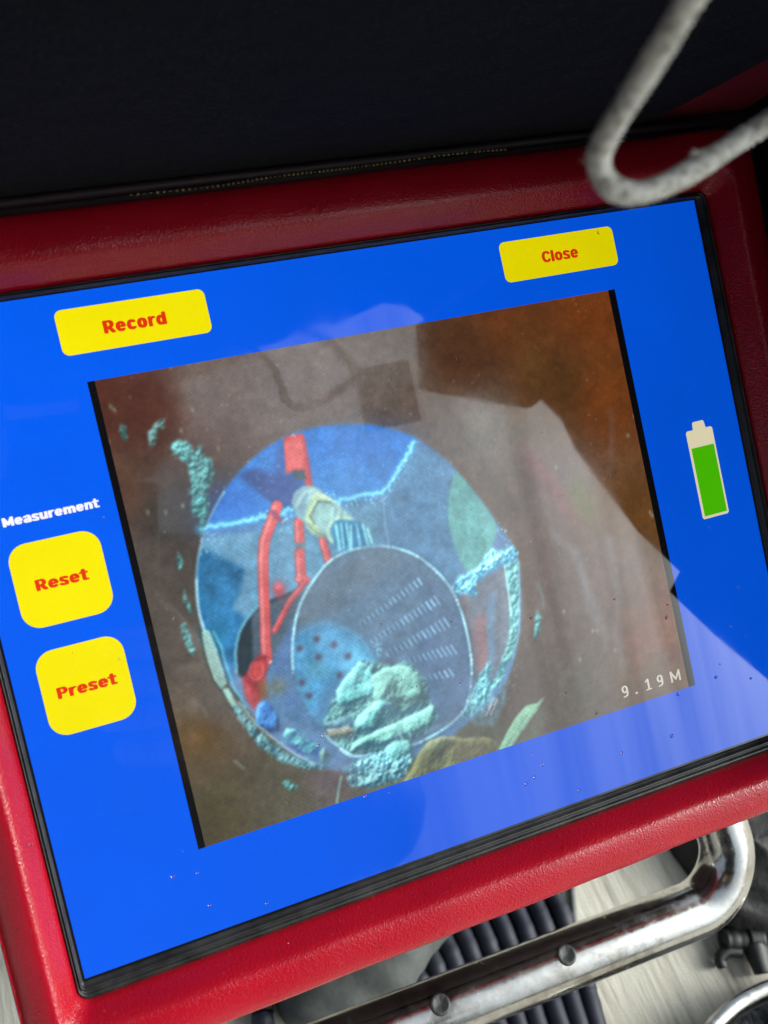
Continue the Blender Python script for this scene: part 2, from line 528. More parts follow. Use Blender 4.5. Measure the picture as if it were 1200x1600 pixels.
# heavy screen lettering, drawn with a broad elliptical pen and laid down in the display's own small cells
HX, HY, XH = 0.15, 0.088, 0.79
def _arc(cx, cy, rx, ry, a0, a1, n=40):
    return [(cx + rx * math.cos(math.radians(a0 + (a1 - a0) * k / n)), cy + ry * math.sin(math.radians(a0 + (a1 - a0) * k / n))) for k in range(n + 1)]
def _sp(*p):
    return [(float(q[0]), float(q[1])) for q in spline([(x, y, 0) for x, y in p], 10)]
def glyph(ch, hx, hy):
    c, m = 1 - hy, XH / 2
    bowl = [(hx, c), (0.40, c)] + _arc(0.40, (c + 0.46) / 2, 0.36 - hx, (c - 0.46) / 2, 90, -90, 24) + [(hx, 0.46)]
    ro = (0.72 / 2 - hx, m - hy)
    if ch == 'R': return 0.80, [[(hx, hy), (hx, c)], bowl, [(0.40, 0.45), (0.80 - hx, hy)]]
    if ch == 'P': return 0.76, [[(hx, hy), (hx, c)], bowl]
    if ch == 'C': return 0.80, [_arc(0.43, 0.5, 0.43 - hx, 0.5 - hy, 42, 318)]
    if ch == 'M':
        return 1.0, [[(hx, hy), (hx, c)], [(1.0 - hx, hy), (1.0 - hx, c)], [(hx, c), (0.5, 0.22)], [(0.5, 0.22), (1 - hx, c)]]
    if ch == 'e': return 0.73, [_arc(0.36, m, *ro, 0, 312), [(hx, m), (0.72 - hx, m)]]
    if ch == 'c': return 0.66, [_arc(0.36, m, *ro, 48, 312)]
    if ch == 'o': return 0.74, [_arc(0.37, m, *ro, 0, 360)]
    if ch == 'd': return 0.75, [_arc(0.36, m, *ro, 0, 360), [(0.74 - hx, hy), (0.74 - hx, c)]]
    if ch == 'l': return 2 * hx, [[(hx, hy), (hx, c)]]
    if ch == 'r': return 0.52, [[(hx, hy), (hx, XH - hy)], _sp((hx, 0.40), (0.22, 0.60), (0.36, XH - hy - 0.01), (0.52 - hx * 0.7, XH - hy - 0.01))]
    if ch == 't': return 0.50, [_sp((0.23, 0.92), (0.23, 0.5), (0.23, 0.24), (0.29, hy + 0.01), (0.44, hy)), [(0.06, XH - hy), (0.45, XH - hy)]]
    if ch == 's': return 0.64, [_sp((0.52, XH - hy - 0.07), (0.36, XH - hy), (0.20, XH - hy - 0.02), (hx, 0.52), (0.24, 0.42), (0.42, 0.35), (0.64 - hx, 0.23), (0.44, hy + 0.01), (0.28, hy), (0.10, hy + 0.07))]
    if ch == 'n': return 0.72, [[(hx, hy), (hx, XH - hy)], _sp((hx, 0.42), (0.22, 0.60), (0.40, XH - hy), (0.55, 0.58), (0.72 - hx, 0.42), (0.72 - hx, hy))]
    if ch == 'm': return 1.10, [[(hx, hy), (hx, XH - hy)], _sp((hx, 0.42), (0.20, 0.60), (0.34, XH - hy), (0.50, 0.60), (0.55, 0.42), (0.55, hy)), _sp((0.55, 0.42), (0.64, 0.60), (0.78, XH - hy), (0.93, 0.60), (1.10 - hx, 0.42), (1.10 - hx, hy))]
    if ch == 'u': return 0.72, [[(0.72 - hx, hy), (0.72 - hx, XH - hy)], _sp((hx, XH - hy), (hx, 0.32), (0.18, 0.15), (0.32, hy), (0.48, 0.16), (0.72 - hx, 0.34))]
    if ch == 'a': return 0.70, [_sp((0.70 - hx, hy), (0.70 - hx, 0.46), (0.48, XH - hy - 0.01), (0.30, XH - hy), (0.13, XH - hy - 0.07)), _sp((0.70 - hx, 0.42), (0.32, 0.40), (hx, 0.28), (0.15, 0.13), (0.28, hy), (0.42, 0.13), (0.70 - hx, 0.28))]
    if ch == '9': return 0.60, [_arc(0.30, 0.68, 0.30 - hx, 0.32 - hy, 0, 360), _sp((0.60 - hx, 0.70), (0.60 - hx, 0.45), (0.48, 0.20), (0.34, 0.07), (0.14, hy))]
    if ch == '1': return 0.50, [_sp((0.08, 0.78), (0.20, 0.86), (0.30, c)), [(0.30, c), (0.30, hy)], [(0.08, hy), (0.50, hy)]]
    if ch == '.': return 0.18, [[(0.09, 0.07), (0.09, 0.08)]]
    return 0.3, []
def lettering(name, body, x, y, z, size, sx, bold, mat, parent, align='CENTER', gap=0.055, cell=0.07):
    """size is the height of a capital in mm; rows of lit cells become one flat quad each"""
    hx, hy = HX * bold, HY * bold
    items, pen = [], 0.0
    for ch in body:
        w, strokes = glyph(ch, hx, hy)
        items.append((pen, strokes)); pen += w + gap
    pen -= gap
    step = cell / size
    nxc, nyc = int(pen * sx / step) + 4, int(1.0 / step) + 4
    X = (np.arange(nxc) + 0.5) * step / sx - step; Y = (np.arange(nyc) + 0.5) * step - step
    on = np.zeros((nyc, nxc), bool)
    for off, strokes in items:
        for st in strokes:
            for (ax, ay), (bx, by) in zip(st, st[1:]):
                n = max(1, int(math.hypot(bx - ax, by - ay) / 0.02))
                for k in range(n + 1):
                    qx, qy = ax + (bx - ax) * k / n + off, ay + (by - ay) * k / n
                    i0, i1 = np.searchsorted(X, (qx - hx, qx + hx)); j0, j1 = np.searchsorted(Y, (qy - hy, qy + hy))
                    u = np.abs((X[i0:i1] - qx) / hx)[None] ** 3.2 + np.abs((Y[j0:j1] - qy) / hy)[:, None] ** 3.2
                    on[j0:j1, i0:i1] |= u <= 1
    x0 = x - pen * sx * size / 2 if align == 'CENTER' else x - pen * sx * size
    y0 = y - size / 2
    vs, fs = [], []
    for j in range(nyc):
        i = 0
        while i < nxc:
            if on[j, i]:
                k = i
                while k < nxc and on[j, k]:
                    k += 1
                xa, xb = x0 + (i - 1) * cell, x0 + (k - 1) * cell
                ya = y0 + (j - 1) * cell; b0 = len(vs)
                vs += [(xa * MM, ya * MM, z * MM), (xb * MM, ya * MM, z * MM), (xb * MM, (ya + cell) * MM, z * MM), (xa * MM, (ya + cell) * MM, z * MM)]
                fs.append((b0, b0 + 1, b0 + 2, b0 + 3)); i = k
            else:
                i += 1
    me = bpy.data.meshes.new(name)
    me.from_pydata(vs, [], fs); me.update()
    return link(name, me, parent, mat, smooth=False)

for word, rc, size, sx, bold in BUTTONS:
    b = link('button', flat('button', rrect(*rc, n=7, m=1), z2), glass, M_YELLOW, smooth=False)
    b['label'] = 'yellow rounded button reading ' + word
    t = lettering('button_lettering', word, (rc[0] + rc[1]) / 2, (rc[2] + rc[3]) / 2 - 0.15, z3, size, sx, bold, M_RED, glass)
    t['label'] = 'red word ' + word
lettering('heading_lettering', 'Measurement', -77.0, 29.85, z2, 2.15, 1.17, 0.98, M_WHITE, glass, align='RIGHT')

# battery symbol
bx0, bx1, by0, by1 = 86.75, 96.0, -12.1, 14.2
cap = [(bx0, by0 + .5), (bx0 + .5, by0), (bx1 - .5, by0), (bx1, by0 + .5), (bx1, by1 - .5), (bx1 - .5, by1), (93.8, by1), (93.5, by1 + 2.0), (93.2, by1 + 2.3),
       (89.9, by1 + 2.3), (89.5, by1 + 2.0), (89.3, by1), (bx0 + .5, by1), (bx0, by1 - .5)]
link('battery_outline', flat('battery_outline', cap, z2), glass, M_CREAM, smooth=False)
link('battery_level', flat('battery_level', [(bx0 + .75, by0 + .75), (bx1 - .6, by0 + .75), (bx1 - .6, by1 - 5.2), (bx0 + .75, by1 - 5.2)], z3), glass, M_GREEN, smooth=False)

# the camera picture: a painted raster held as point colours on a fine flat grid (600 x 480 cells)
PW, PH_ = 600, 480
def blur(a, s):
    if s <= 0.05:
        return a
    r = int(3 * s) + 1
    k = np.exp(-0.5 * (np.arange(-r, r + 1) / s) ** 2); k /= k.sum()
    for ax in (0, 1):
        p = [(0, 0)] * a.ndim; p[ax] = (r, r)
        b = np.pad(a, p, mode='edge'); acc = 0
        for i, w in enumerate(k):
            sl = [slice(None)] * a.ndim; sl[ax] = slice(i, i + a.shape[ax])
            acc = acc + w * b[tuple(sl)]
        a = acc
    return a
def vnoise(cell, octaves=4, gain=0.55, sx=1.0, sy=1.0):
    out = np.zeros((PH_, PW)); amp = 1.0; tot = 0
    for o in range(octaves):
        cx, cy = max(1.2, cell * sx / 2 ** o), max(1.2, cell * sy / 2 ** o)
        g = RNG.random((int(PH_ / cy) + 3, int(PW / cx) + 3))
        y = np.arange(PH_) / cy; x = np.arange(PW) / cx
        yi, xi = y.astype(int), x.astype(int); fy, fx_ = y - yi, x - xi
        fy = (fy * fy * (3 - 2 * fy))[:, None]; fx_ = (fx_ * fx_ * (3 - 2 * fx_))[None]
        a = g[yi][:, xi]; b = g[yi][:, xi + 1]; c = g[yi + 1][:, xi]; d = g[yi + 1][:, xi + 1]
        out += amp * ((a * (1 - fx_) + b * fx_) * (1 - fy) + (c * (1 - fx_) + d * fx_) * fy)
        tot += amp; amp *= gain
    return out / tot
YY, XX = np.mgrid[0:PH_, 0:PW].astype(float)
IMG = np.zeros((PH_, PW, 3))
N_FINE, N_MID, N_BIG = vnoise(3, 2), vnoise(14, 4), vnoise(70, 4)
N_CRUMB = vnoise(7, 3, 0.7)
N_FACET = vnoise(24, 2, 0.4)
def jag(pts, amt, step=5):
    out = []
    for (ax, ay), (bx, by) in zip(pts, pts[1:] + pts[:1]):
        n = max(1, int(math.hypot(bx - ax, by - ay) / step))
        for i in range(n):
            t = i / n
            out.append((ax + (bx - ax) * t + random.uniform(-amt, amt), ay + (by - ay) * t + random.uniform(-amt, amt)))
    return out
def inside(pts, soft=0.7):
    m = np.zeros((PH_, PW))
    px = np.array(pts)
    y0, y1 = max(0, int(px[:, 1].min()) - 1), min(PH_, int(px[:, 1].max()) + 2)
    x0, x1 = max(0, int(px[:, 0].min()) - 1), min(PW, int(px[:, 0].max()) + 2)
    if y1 <= y0 or x1 <= x0:
        return m
    for oy in (-0.25, 0.25):
        ys = np.arange(y0, y1) + oy
        for ox in (-0.25, 0.25):
            xs = np.arange(x0, x1) + ox
            c = np.zeros((len(ys), len(xs)), bool)
            for (ax, ay), (bx, by) in zip(pts, pts[1:] + pts[:1]):
                if ay == by:
                    continue
                hit = (ys >= min(ay, by)) & (ys < max(ay, by))
                xi = ax + (ys - ay) * (bx - ax) / (by - ay)
                c ^= hit[:, None] & (xs[None] < xi[:, None])
            m[y0:y1, x0:x1] += c * 0.25
    return blur(m, soft)
def line_mask(pts, w, soft=0.6, taper=None):
    px = np.array(pts); r = (w if taper is None else max(w, taper)) + 4
    y0, y1 = max(0, int(px[:, 1].min() - r)), min(PH_, int(px[:, 1].max() + r) + 1)
    x0, x1 = max(0, int(px[:, 0].min() - r)), min(PW, int(px[:, 0].max() + r) + 1)
    m = np.zeros((PH_, PW))
    if y1 <= y0 or x1 <= x0:
        return m
    X, Y = XX[y0:y1, x0:x1], YY[y0:y1, x0:x1]
    best = np.zeros_like(X); n = len(pts) - 1
    for i, ((ax, ay), (bx, by)) in enumerate(zip(pts, pts[1:])):
        dx, dy = bx - ax, by - ay
        t = np.clip(((X - ax) * dx + (Y - ay) * dy) / (dx * dx + dy * dy + 1e-9), 0, 1)
        d = np.hypot(X - ax - t * dx, Y - ay - t * dy)
        ww = w / 2 if taper is None else (w + (taper - w) * (i + t) / n) / 2
        best = np.maximum(best, np.clip(ww - d + 0.5, 0, 1))
    m[y0:y1, x0:x1] = best
    return blur(m, soft)
def lay(mask, col, a=1.0, tex=None, amt=0.0, tint=None):
    global IMG
    c = np.ones((PH_, PW, 3)) * np.array(col, float)
    if tex is not None:
        t = (tex - 0.5) * 2
        c = c * (1 + amt * t)[..., None]
        if tint is not None:
            k = np.clip(tex * 1.6 - 0.5, 0, 1)[..., None]
            c = c * (1 - k) + np.array(tint, float) * k
    m = (np.clip(mask, 0, 1) * a)[..., None]
    IMG = IMG * (1 - m) + c * m
def poly(pts, col, a=1.0, soft=0.8, rough=0, tex=None, amt=0.0, tint=None, step=5):
    p = jag(pts, rough, step) if rough else pts
    m = inside(p, soft)
    lay(m, col, a, tex, amt, tint)
    return m
def line(pts, w, col, a=1.0, soft=0.6, taper=None, rough=0, step=5):
    if rough:
        q = []
        for (ax, ay), (bx, by) in zip(pts, pts[1:]):
            n = max(1, int(math.hypot(bx - ax, by - ay) / step))
            q += [(ax + (bx - ax) * i / n + random.uniform(-rough, rough), ay + (by - ay) * i / n + random.uniform(-rough, rough)) for i in range(n)]
        pts = q + [pts[-1]]
    m = line_mask(pts, w, soft, taper)
    lay(m, col, a)
    return m
def smooth(pts, n=8, closed=False):
    P = [(x, y, 0) for x, y in pts]
    if closed:
        P = [P[-1]] + P + [P[0], P[1]]
        s = spline(P, n)[n:-n - 1]
    else:
        s = spline(P, n)
    return [(float(p[0]), float(p[1])) for p in s]
def crumbs(pts, n, cols, size=(0.8, 2.2), soft=0.35, a=0.9):
    a *= 0.72
    """gritty fragments scattered through a digitised outline"""
    m = inside(pts, 0)
    ys, xs = np.nonzero(m > 0.4)
    if len(xs) == 0:
        return
    for _ in range(n):
        i = random.randrange(len(xs)); x, y = xs[i] + random.random(), ys[i] + random.random()
        s = random.uniform(*size); an = random.uniform(0, 3.14)
        q = [(x + s * random.uniform(.5, 1.3) * math.cos(an + k), y + s * random.uniform(.5, 1.3) * math.sin(an + k)) for k in (0, 1.3, 2.6, 3.7, 5.0)]
        y0, y1, x0, x1 = max(0, int(y - 5)), min(PH_, int(y + 6)), max(0, int(x - 5)), min(PW, int(x + 6))
        X, Y = XX[y0:y1, x0:x1], YY[y0:y1, x0:x1]
        c = np.zeros_like(X, bool)
        for (ax, ay), (bx, by) in zip(q, q[1:] + q[:1]):
            if ay != by:
                c ^= ((Y >= min(ay, by)) & (Y < max(ay, by))) & (X < ax + (Y - ay) * (bx - ax) / (by - ay))
        k = (c * a)[..., None]
        IMG[y0:y1, x0:x1] = IMG[y0:y1, x0:x1] * (1 - k) + np.array(random.choice(cols), float) * k
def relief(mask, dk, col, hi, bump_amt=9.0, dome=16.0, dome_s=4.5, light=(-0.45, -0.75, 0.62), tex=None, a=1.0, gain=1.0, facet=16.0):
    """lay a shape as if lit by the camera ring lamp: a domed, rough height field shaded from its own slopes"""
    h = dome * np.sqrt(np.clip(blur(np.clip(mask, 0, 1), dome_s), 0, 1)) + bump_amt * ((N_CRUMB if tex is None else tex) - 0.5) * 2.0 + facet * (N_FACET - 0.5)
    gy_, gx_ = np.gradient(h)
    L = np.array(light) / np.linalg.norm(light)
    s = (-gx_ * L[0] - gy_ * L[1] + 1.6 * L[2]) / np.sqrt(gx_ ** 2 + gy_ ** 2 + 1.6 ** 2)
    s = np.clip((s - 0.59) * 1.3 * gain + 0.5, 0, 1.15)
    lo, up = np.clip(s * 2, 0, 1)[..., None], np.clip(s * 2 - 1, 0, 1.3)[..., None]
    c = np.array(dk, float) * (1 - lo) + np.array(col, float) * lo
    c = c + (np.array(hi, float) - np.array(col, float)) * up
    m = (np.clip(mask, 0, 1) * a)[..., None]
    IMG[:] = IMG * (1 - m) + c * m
def soft_blob(cx, cy, rx, ry, col, a, rot=0.0):
    ca, sa = math.cos(rot), math.sin(rot)
    u = ((XX - cx) * ca + (YY - cy) * sa) / rx; v = (-(XX - cx) * sa + (YY - cy) * ca) / ry
    lay(np.exp(-(u * u + v * v)), col, a)
def blob_at(pts, rx, ry, col, a, rot=0.0):
    for x, y in pts:
        soft_blob(x, y, rx, ry, col, a, rot)

# -- wet clay pipe wall: warm brown on the right, greyer on the left; upper anchors paled to paint in the screen's reflection
ANCH = [([(5,15.6)][0], (82, 46, 36)), ([(40.9,35.4)][0], (84, 50, 42)), ([(117.6,23.6)][0], (114, 100, 94)), ([(215.5,41.7)][0], (116, 106, 102)), ([(304.5,30.1)][0], (106, 96, 90)),
        ([(395.2,31.7)][0], (78, 48, 30)), ([(462.7,14)][0], (92, 50, 24)), ([(570.2,16.5)][0], (106, 54, 22)), ([(563,121.1)][0], (104, 56, 24)), ([(493.4,93.1)][0], (82, 52, 26)),
        ([(573.8,261.4)][0], (98, 64, 32)), ([(402.7,134.5)][0], (108, 100, 94)), ([(466.8,207)][0], (104, 90, 88)), ([(518.8,309.9)][0], (108, 86, 78)), ([(576.4,402.3)][0], (118, 80, 64)), ([(449.3,353.2)][0], (98, 82, 76)),
        ([(445.1,443.2)][0], (92, 84, 74)), ([(540.9,439.6)][0], (104, 84, 68)), ([(390.8,427.4)][0], (94, 82, 76)),
        ([(14.9,108)][0], (92, 66, 54)), ([(21.8,188)][0], (84, 76, 70)), ([(51.4,142.3)][0], (70, 64, 60)), ([(28.8,269.3)][0], (88, 82, 76)), ([(25.5,368.7)][0], (94, 80, 60)),
        ([(17.5,460.8)][0], (84, 78, 58)), ([(98.3,460.2)][0], (92, 90, 76)), ([(146.9,462)][0], (100, 96, 92)), ([(51.1,342.7)][0], (96, 90, 86)), ([(228.3,488.3)][0], (96, 106, 92)), ([(322.1,481.4)][0], (92, 92, 78))]
wsum = np.zeros((PH_, PW)); csum = np.zeros((PH_, PW, 3))
for (ax, ay), colr in ANCH:
    w = 1.0 / (((XX - ax) ** 2 + (YY - ay) ** 2) + 150.0) ** 1.6
    wsum += w; csum += w[..., None] * np.array(colr, float)
IMG = csum / wsum[..., None]
IMG *= (1 + 0.16 * (N_BIG - 0.5) + 0.10 * (N_MID - 0.5))[..., None]
blob_at([(18.7,370)], 26, 18, (104, 76, 36), 0.55)
blob_at([(472.4,59.7)], 22, 60, (104, 72, 40), 0.35)
blob_at([(496.9,221.2),(503.9,245.4)], 16, 16, (98, 110, 30), 0.42)
blob_at([(462.2,191.1),(477.6,231.9)], 10, 34, (136, 74, 78), 0.5, -0.5)
blob_at([(537.8,415.3)], 20, 26, (134, 72, 64), 0.4)
blob_at([(30.2,137.5)], 14, 40, (60, 56, 52), 0.5)
blob_at([(56.3,163.3)], 22, 60, (68, 64, 60), 0.65)
# milky runs on the right wall
for p in ([(455.9,260.7),(467.6,274.8),(482.5,301),(482.1,338.9),(486.6,374.5)], [(525.6,280.9),(525.4,311.5),(520.9,356.6),(509.9,392.2),(512.1,431.5)], [(481.9,285.7),(483.1,316.4),(493.1,364.7),(492.8,403)]):
    line(smooth(p), 9, (128, 130, 136), 0.40, 3.0, rough=1.5)
line(smooth([(562.1,136.1),(557.7,165.8),(542.6,208.4)]), 6, (118, 100, 104), 0.35, 2.5)
line(smooth([(364.3,97.9),(393,176.2),(413.6,224.9)]), 14, (80, 72, 70), 0.35, 5)
line(smooth([(117.6,23.6),(122,91.2)]), 14, (84, 74, 70), 0.3, 5)
line(smooth([(181.5,8.4),(189.4,64.1)]), 12, (86, 78, 74), 0.3, 5)
BROWN = IMG.copy()

# -- the joint: round opening, everything inside it bluish
RING = smooth([(58.4,213.7),(68,186),(80.6,162.3),(101.5,137),(126.5,115.6),(153.7,99.7),(183.4,90.2),(211.9,87.7),(239.8,89.8),(274.3,97.3),(301.1,109),(327.1,126.3),(351.2,154.3),(373.5,192.4),(394.8,236.8),(408.1,269.4),(404,311.5),(393.4,353.4),(374.5,392.9),(347.7,422.4),(312.6,437.9),(274.6,452),(235.3,458),(191.7,455),(157.3,447.7),(126.7,427.5),(99.6,394.8),(78.5,354.1),(63.9,315.9),(55.6,279.9),(53.6,245.8)], 6, True)
opening = poly(RING, (82, 112, 150), 1.0, 1.2, tex=N_MID, amt=0.12)
def clip_poly(pts, col, a=1.0, soft=1.2, rough=0, tex=None, amt=0.0, clip=None, tint=None):
    m = inside(jag(pts, rough) if rough else pts, soft) * (opening if clip is None else clip)
    lay(m, col, a, tex, amt, tint)
    return m
# back wall above the seam
clip_poly([(50.3,175.1),(71.7,166.9),(114.7,166.9),(151.5,169.2),(215.5,164.4),(269.4,169.4),(292.9,151.2),(318.5,124.6),(320.6,89.5),(182.8,62.8),(78.5,108.7)], (50, 104, 178), 1.0, 1.5, tex=N_MID, amt=0.16)
blob_at([(254.8,118.6)], 60, 22, (40, 96, 186), 0.5)
blob_at([(219.7,145.9)], 60, 26, (74, 136, 204), 0.6)
blob_at([(108.8,148.7)], 34, 26, (40, 88, 178), 0.6)
# right of the second seam
clip_poly([(268.8,172.1),(292.9,151.2),(318.2,125.9),(352.4,149.5),(360.2,169.2),(340.4,201),(332.3,242.5),(339.6,287.8),(320.5,286.7),(292,245.7),(263,225.9),(262.6,198.9)], (80, 116, 152), 1.0, 1.5, tex=N_MID, amt=0.12)
clip_poly([(62.6,178.1),(82.7,176.2),(145.4,180.8),(198.7,175.9),(262.6,179.9),(259.5,225.1),(201.5,225.1),(159.1,256.2),(135,270.6),(109.3,263.8),(82.9,290.7),(59.4,277.6),(51.1,228.5)], (92, 134, 164), 1.0, 2, tex=N_MID, amt=0.16)
clip_poly([(64.3,185.1),(75.1,186.4),(108.4,214.7),(95.9,240),(86.7,251.1),(99,264.5),(85.7,284.7),(69.2,327.6),(56.9,317.3),(41,272.6)], (30, 88, 134), 0.92, 2.2, tex=N_MID, amt=0.4)
blob_at([(67.1,272.9)], 16, 16, (34, 112, 160), 0.6)
crumbs([(71.7,166.9),(93.5,172),(90.8,198.2),(65.7,198.8)], 60, [(140, 200, 225), (90, 150, 210)], (0.5, 1.2))
# red grab in the background, behind the fitting: its slanting shadow painted first
clip_poly([(123.5,119.7),(140,115.1),(167.1,131.1),(213.7,172.3),(197.1,182.5),(172,169.8),(148.1,154.1)], (50, 66, 122), 1.0, 2.2)
clip_poly([(166.5,103.7),(178.6,96),(172.1,127.4),(188,130.8),(202.4,159.4),(178.6,171.3),(150.3,144.4)], (58, 70, 128), 0.75, 2.5)
# seams of bright grout
for p, w in (([(73.5,164.7),(91.8,164.9),(118.2,166.3),(145,167.7),(169.3,166.5)], 6.5), ([(214.7,167.7),(243.4,167.9),(269.4,169.4),(283.4,159.8),(300.9,142.2),(317,124.3)], 6.0)):
    line(p, w + 3, (62, 142, 200), 0.6, 1.5, rough=1)
    line(p, w * 0.55, (120, 205, 232), 0.95, 0.7, rough=1.4, step=3)
crumbs([(134.2,161.2),(170.2,162.5),(167.6,177),(136.4,175.3)], 50, [(160, 225, 240), (100, 180, 220)], (0.6, 1.6))
crumbs([(148.6,181.5),(165.1,184.7),(163.9,189.9),(148.6,187.7)], 26, [(130, 200, 230)], (0.5, 1.2))
crumbs([(204,152.9),(217.9,153.9),(221.2,170.6),(272.7,168),(296.6,144.9),(312.7,123.4),(319.1,128.3),(295.6,158.8),(269.6,181.4),(219.7,177.2)], 150, [(140, 212, 232), (84, 160, 215), (170, 230, 240)], (0.5, 1.5))
crumbs([(115.7,89.9),(350,159.8),(337.9,178.8),(273.4,164.6),(242.6,109.1),(200.4,107.3),(134.4,154.5)], 46, [(150, 200, 230)], (0.35, 0.9))
line([(268.8,172.1),(265.7,198.2),(263.7,226.1)], 2.2, (130, 160, 190), 0.6, 0.8, rough=0.8)

# dark hole of the side branch with its pale lip
hole = clip_poly(smooth([(77.6,319.8),(80.1,300.1),(88.4,278.7),(102.6,263.4),(119.6,254.2),(136.9,250.5),(158.6,252.6),(140.6,282.4),(116.4,306.8),(97.7,328.9)], 6, True), (34, 37, 42), 1.0, 1.2)
clip_poly([(103.9,263.8),(110.8,257.4),(163.9,250.5),(183.5,241.6),(154.6,275.7),(137.3,305.6),(123.1,322.4),(92,327.3)], (78, 84, 98), 0.85, 1.5)
clip_poly([(142.6,282.9),(165.7,257.9),(153.1,282.3),(140.6,306.5),(129.9,338.1),(132.2,373.4),(114.2,361.2),(106,331.3),(114.9,313.2)], (78, 104, 150), 0.95, 2.2)
line(smooth([(76.5,316.1),(80.3,293.4),(89.1,275.5),(101.4,263.1),(114.2,254.2)]), 2.4, (96, 160, 180), 0.95, 0.7, rough=0.5)

# red bars
RED, RHI, RDK = (204, 76, 74), (236, 146, 144), (140, 48, 54)
def bar(p, w, col=RED, taper=None, hi=True):
    m = line(p, w + 1.2, RDK, 0.8, 0.8, None if taper is None else taper + 1.2)
    line(p, w, col, 1.0, 0.7, taper)
    if hi:
        q = [(x - w * 0.22, y - 0.3) for x, y in p]
        line(q, w * 0.28, RHI, 0.55, 0.8)
poly([(177.5,91.7),(183.4,90.2),(198.6,90.5),(197.7,106.8),(196.4,130.5),(195,148.8),(189.4,149),(189.3,131.1),(178.3,127.4),(171.5,130)], (188, 66, 66), 1.0, 0.9)
poly([(177.9,95.9),(196.1,95.5),(194.5,114.4),(190.5,125.8),(174.3,123.8)], (218, 92, 88), 0.9, 1.6)
line([(198.8,96),(197.2,127.3),(195.2,150.9)], 3.5, (168, 62, 74), 0.8, 1.0)
poly([(177,127.1),(191.5,127.4),(191.8,138.5),(180.9,137.5)], (68, 72, 74), 0.95, 1.2)
crumbs([(183.4,90.2),(193.1,90.1),(192.8,94.8),(182.5,94.1)], 8, [(245, 215, 220)], (0.5, 1.0))
bar([(173.7,180.5),(169.8,200.9)], 9.5)
poly([(164.8,201.1),(175.7,202.3),(174,212.9),(163.1,211.7)], (104, 108, 116), 1.0, 1.0)
bar([(167,212.6),(162.9,239.9)], 10)
bar([(194.2,204.6),(194.6,217.9),(195.9,230.7)], 7.5)
bar([(168,241.8),(146.1,258.3),(123.6,284.7)], 5.5, (186, 62, 66))
bar([(155.1,159.1),(146.7,172.2),(134,191.7),(128.7,208.8),(122.2,239.9),(117.6,266),(111.6,295.2),(109.2,311.6)], 10.5, taper=10)
bar([(149.7,164.7),(154.5,174)], 4, (150, 60, 90), hi=False)
soft_blob(*[(137.6,244.5)][0], 7.0, 8.5, (170, 44, 52), 1.0)
soft_blob(*[(137.7,241.1)][0], 4.0, 4.0, (232, 96, 98), 0.9)
line([(157.6,238.5),(163.6,236.6),(170.7,242.5)], 4, (226, 86, 84), 0.9, 0.8)
crumbs([(159.1,232),(164.7,232),(161.8,244.4),(153.6,243.7)], 8, [(250, 205, 210)], (0.5, 1.3))
poly([(103,303.1),(112.5,309.1),(103.5,330.6),(98.5,346.3),(84.7,359.4),(79.7,345.6),(79.1,325),(89.2,316.3)], (158, 40, 46), 1.0, 1.6, rough=0.8, tex=N_CRUMB, amt=0.3)
poly([(93.2,310.6),(105.3,310.6),(104.9,324.1),(95.5,329.7),(90.2,323.4)], (206, 62, 60), 0.8, 1.6)
line(smooth([(92.1,312.3),(88.1,320.7),(93,329),(102.1,324.7),(103.2,314.1)]), 1.2, (220, 130, 120), 0.6, 0.6)
poly([(93.8,331.2),(104.1,330.8),(102.9,351),(92.4,349.3)], (122, 76, 42), 0.7, 2)
blob_at([(113.2,341.6)], 12, 10, (112, 104, 62), 0.6)
crumbs([(109.2,311.6),(112.4,312.5),(111.5,316.4),(108.3,315.5)], 4, [(255, 225, 230)], (0.7, 1.2))

# grey-green hose fitting with its hexagon nut
poly(smooth([(171.6,159.4),(176.5,150.2),(186,145.5),(195.5,146.9),(204,152.9),(210.1,163.2),(219.1,173.6),(228.7,184.8),(230.1,191.4),(219.8,201.6),(208.5,210.1),(201.7,205.7),(193.2,199.5),(185.1,192.1),(179,181.7),(173.9,173.7)], 5, True), (128, 158, 152), 1.0, 0.8, tex=N_MID, amt=0.2)
poly([(171.6,159.4),(176.5,150.2),(186,145.5),(194,147.2),(184.9,162.4),(179.5,179.8),(173.9,173.7)], (112, 140, 152), 1.0, 1.6)
poly(smooth([(194.5,157),(188.1,166.6),(182.4,176.3),(180.6,186.9),(185.5,196.3),(195.6,201.5),(194.7,193),(188.8,181.9),(188.4,177.7),(198.4,164.8),(214.7,167.7),(209.3,160.3),(201.9,155.9)], 5, True), (176, 190, 142), 0.95, 1.0, tex=N_CRUMB, amt=0.2)
line([(213.2,168.1),(198.5,164.1),(187,177.4),(189.2,186.2)], 1.6, (64, 80, 70), 0.85, 0.5)
poly([(199.1,167.7),(212.6,170.7),(220.3,180.8),(216.7,184.2),(206.3,185.9),(200.2,199.8),(194.1,195.6),(190.4,180.9)], (140, 172, 164), 0.8, 1.6)
line(smooth([(230.4,190.1),(217.7,185.8),(207,188.9),(201.2,198.6),(203.8,209)]), 3.2, (172, 206, 180), 0.95, 0.7)
line(smooth([(174.9,163.6),(185.8,152.3),(196.1,150.4)]), 3.0, (196, 214, 206), 0.55, 1.2)
line([(199.2,155.3),(210.1,163.2),(220.4,173.9)], 2.6, (214, 230, 216), 0.6, 1.0)
line(smooth([(181.5,183),(187.6,193.4),(198.3,202.1)]), 2.4, (60, 84, 84), 0.6, 1.2)
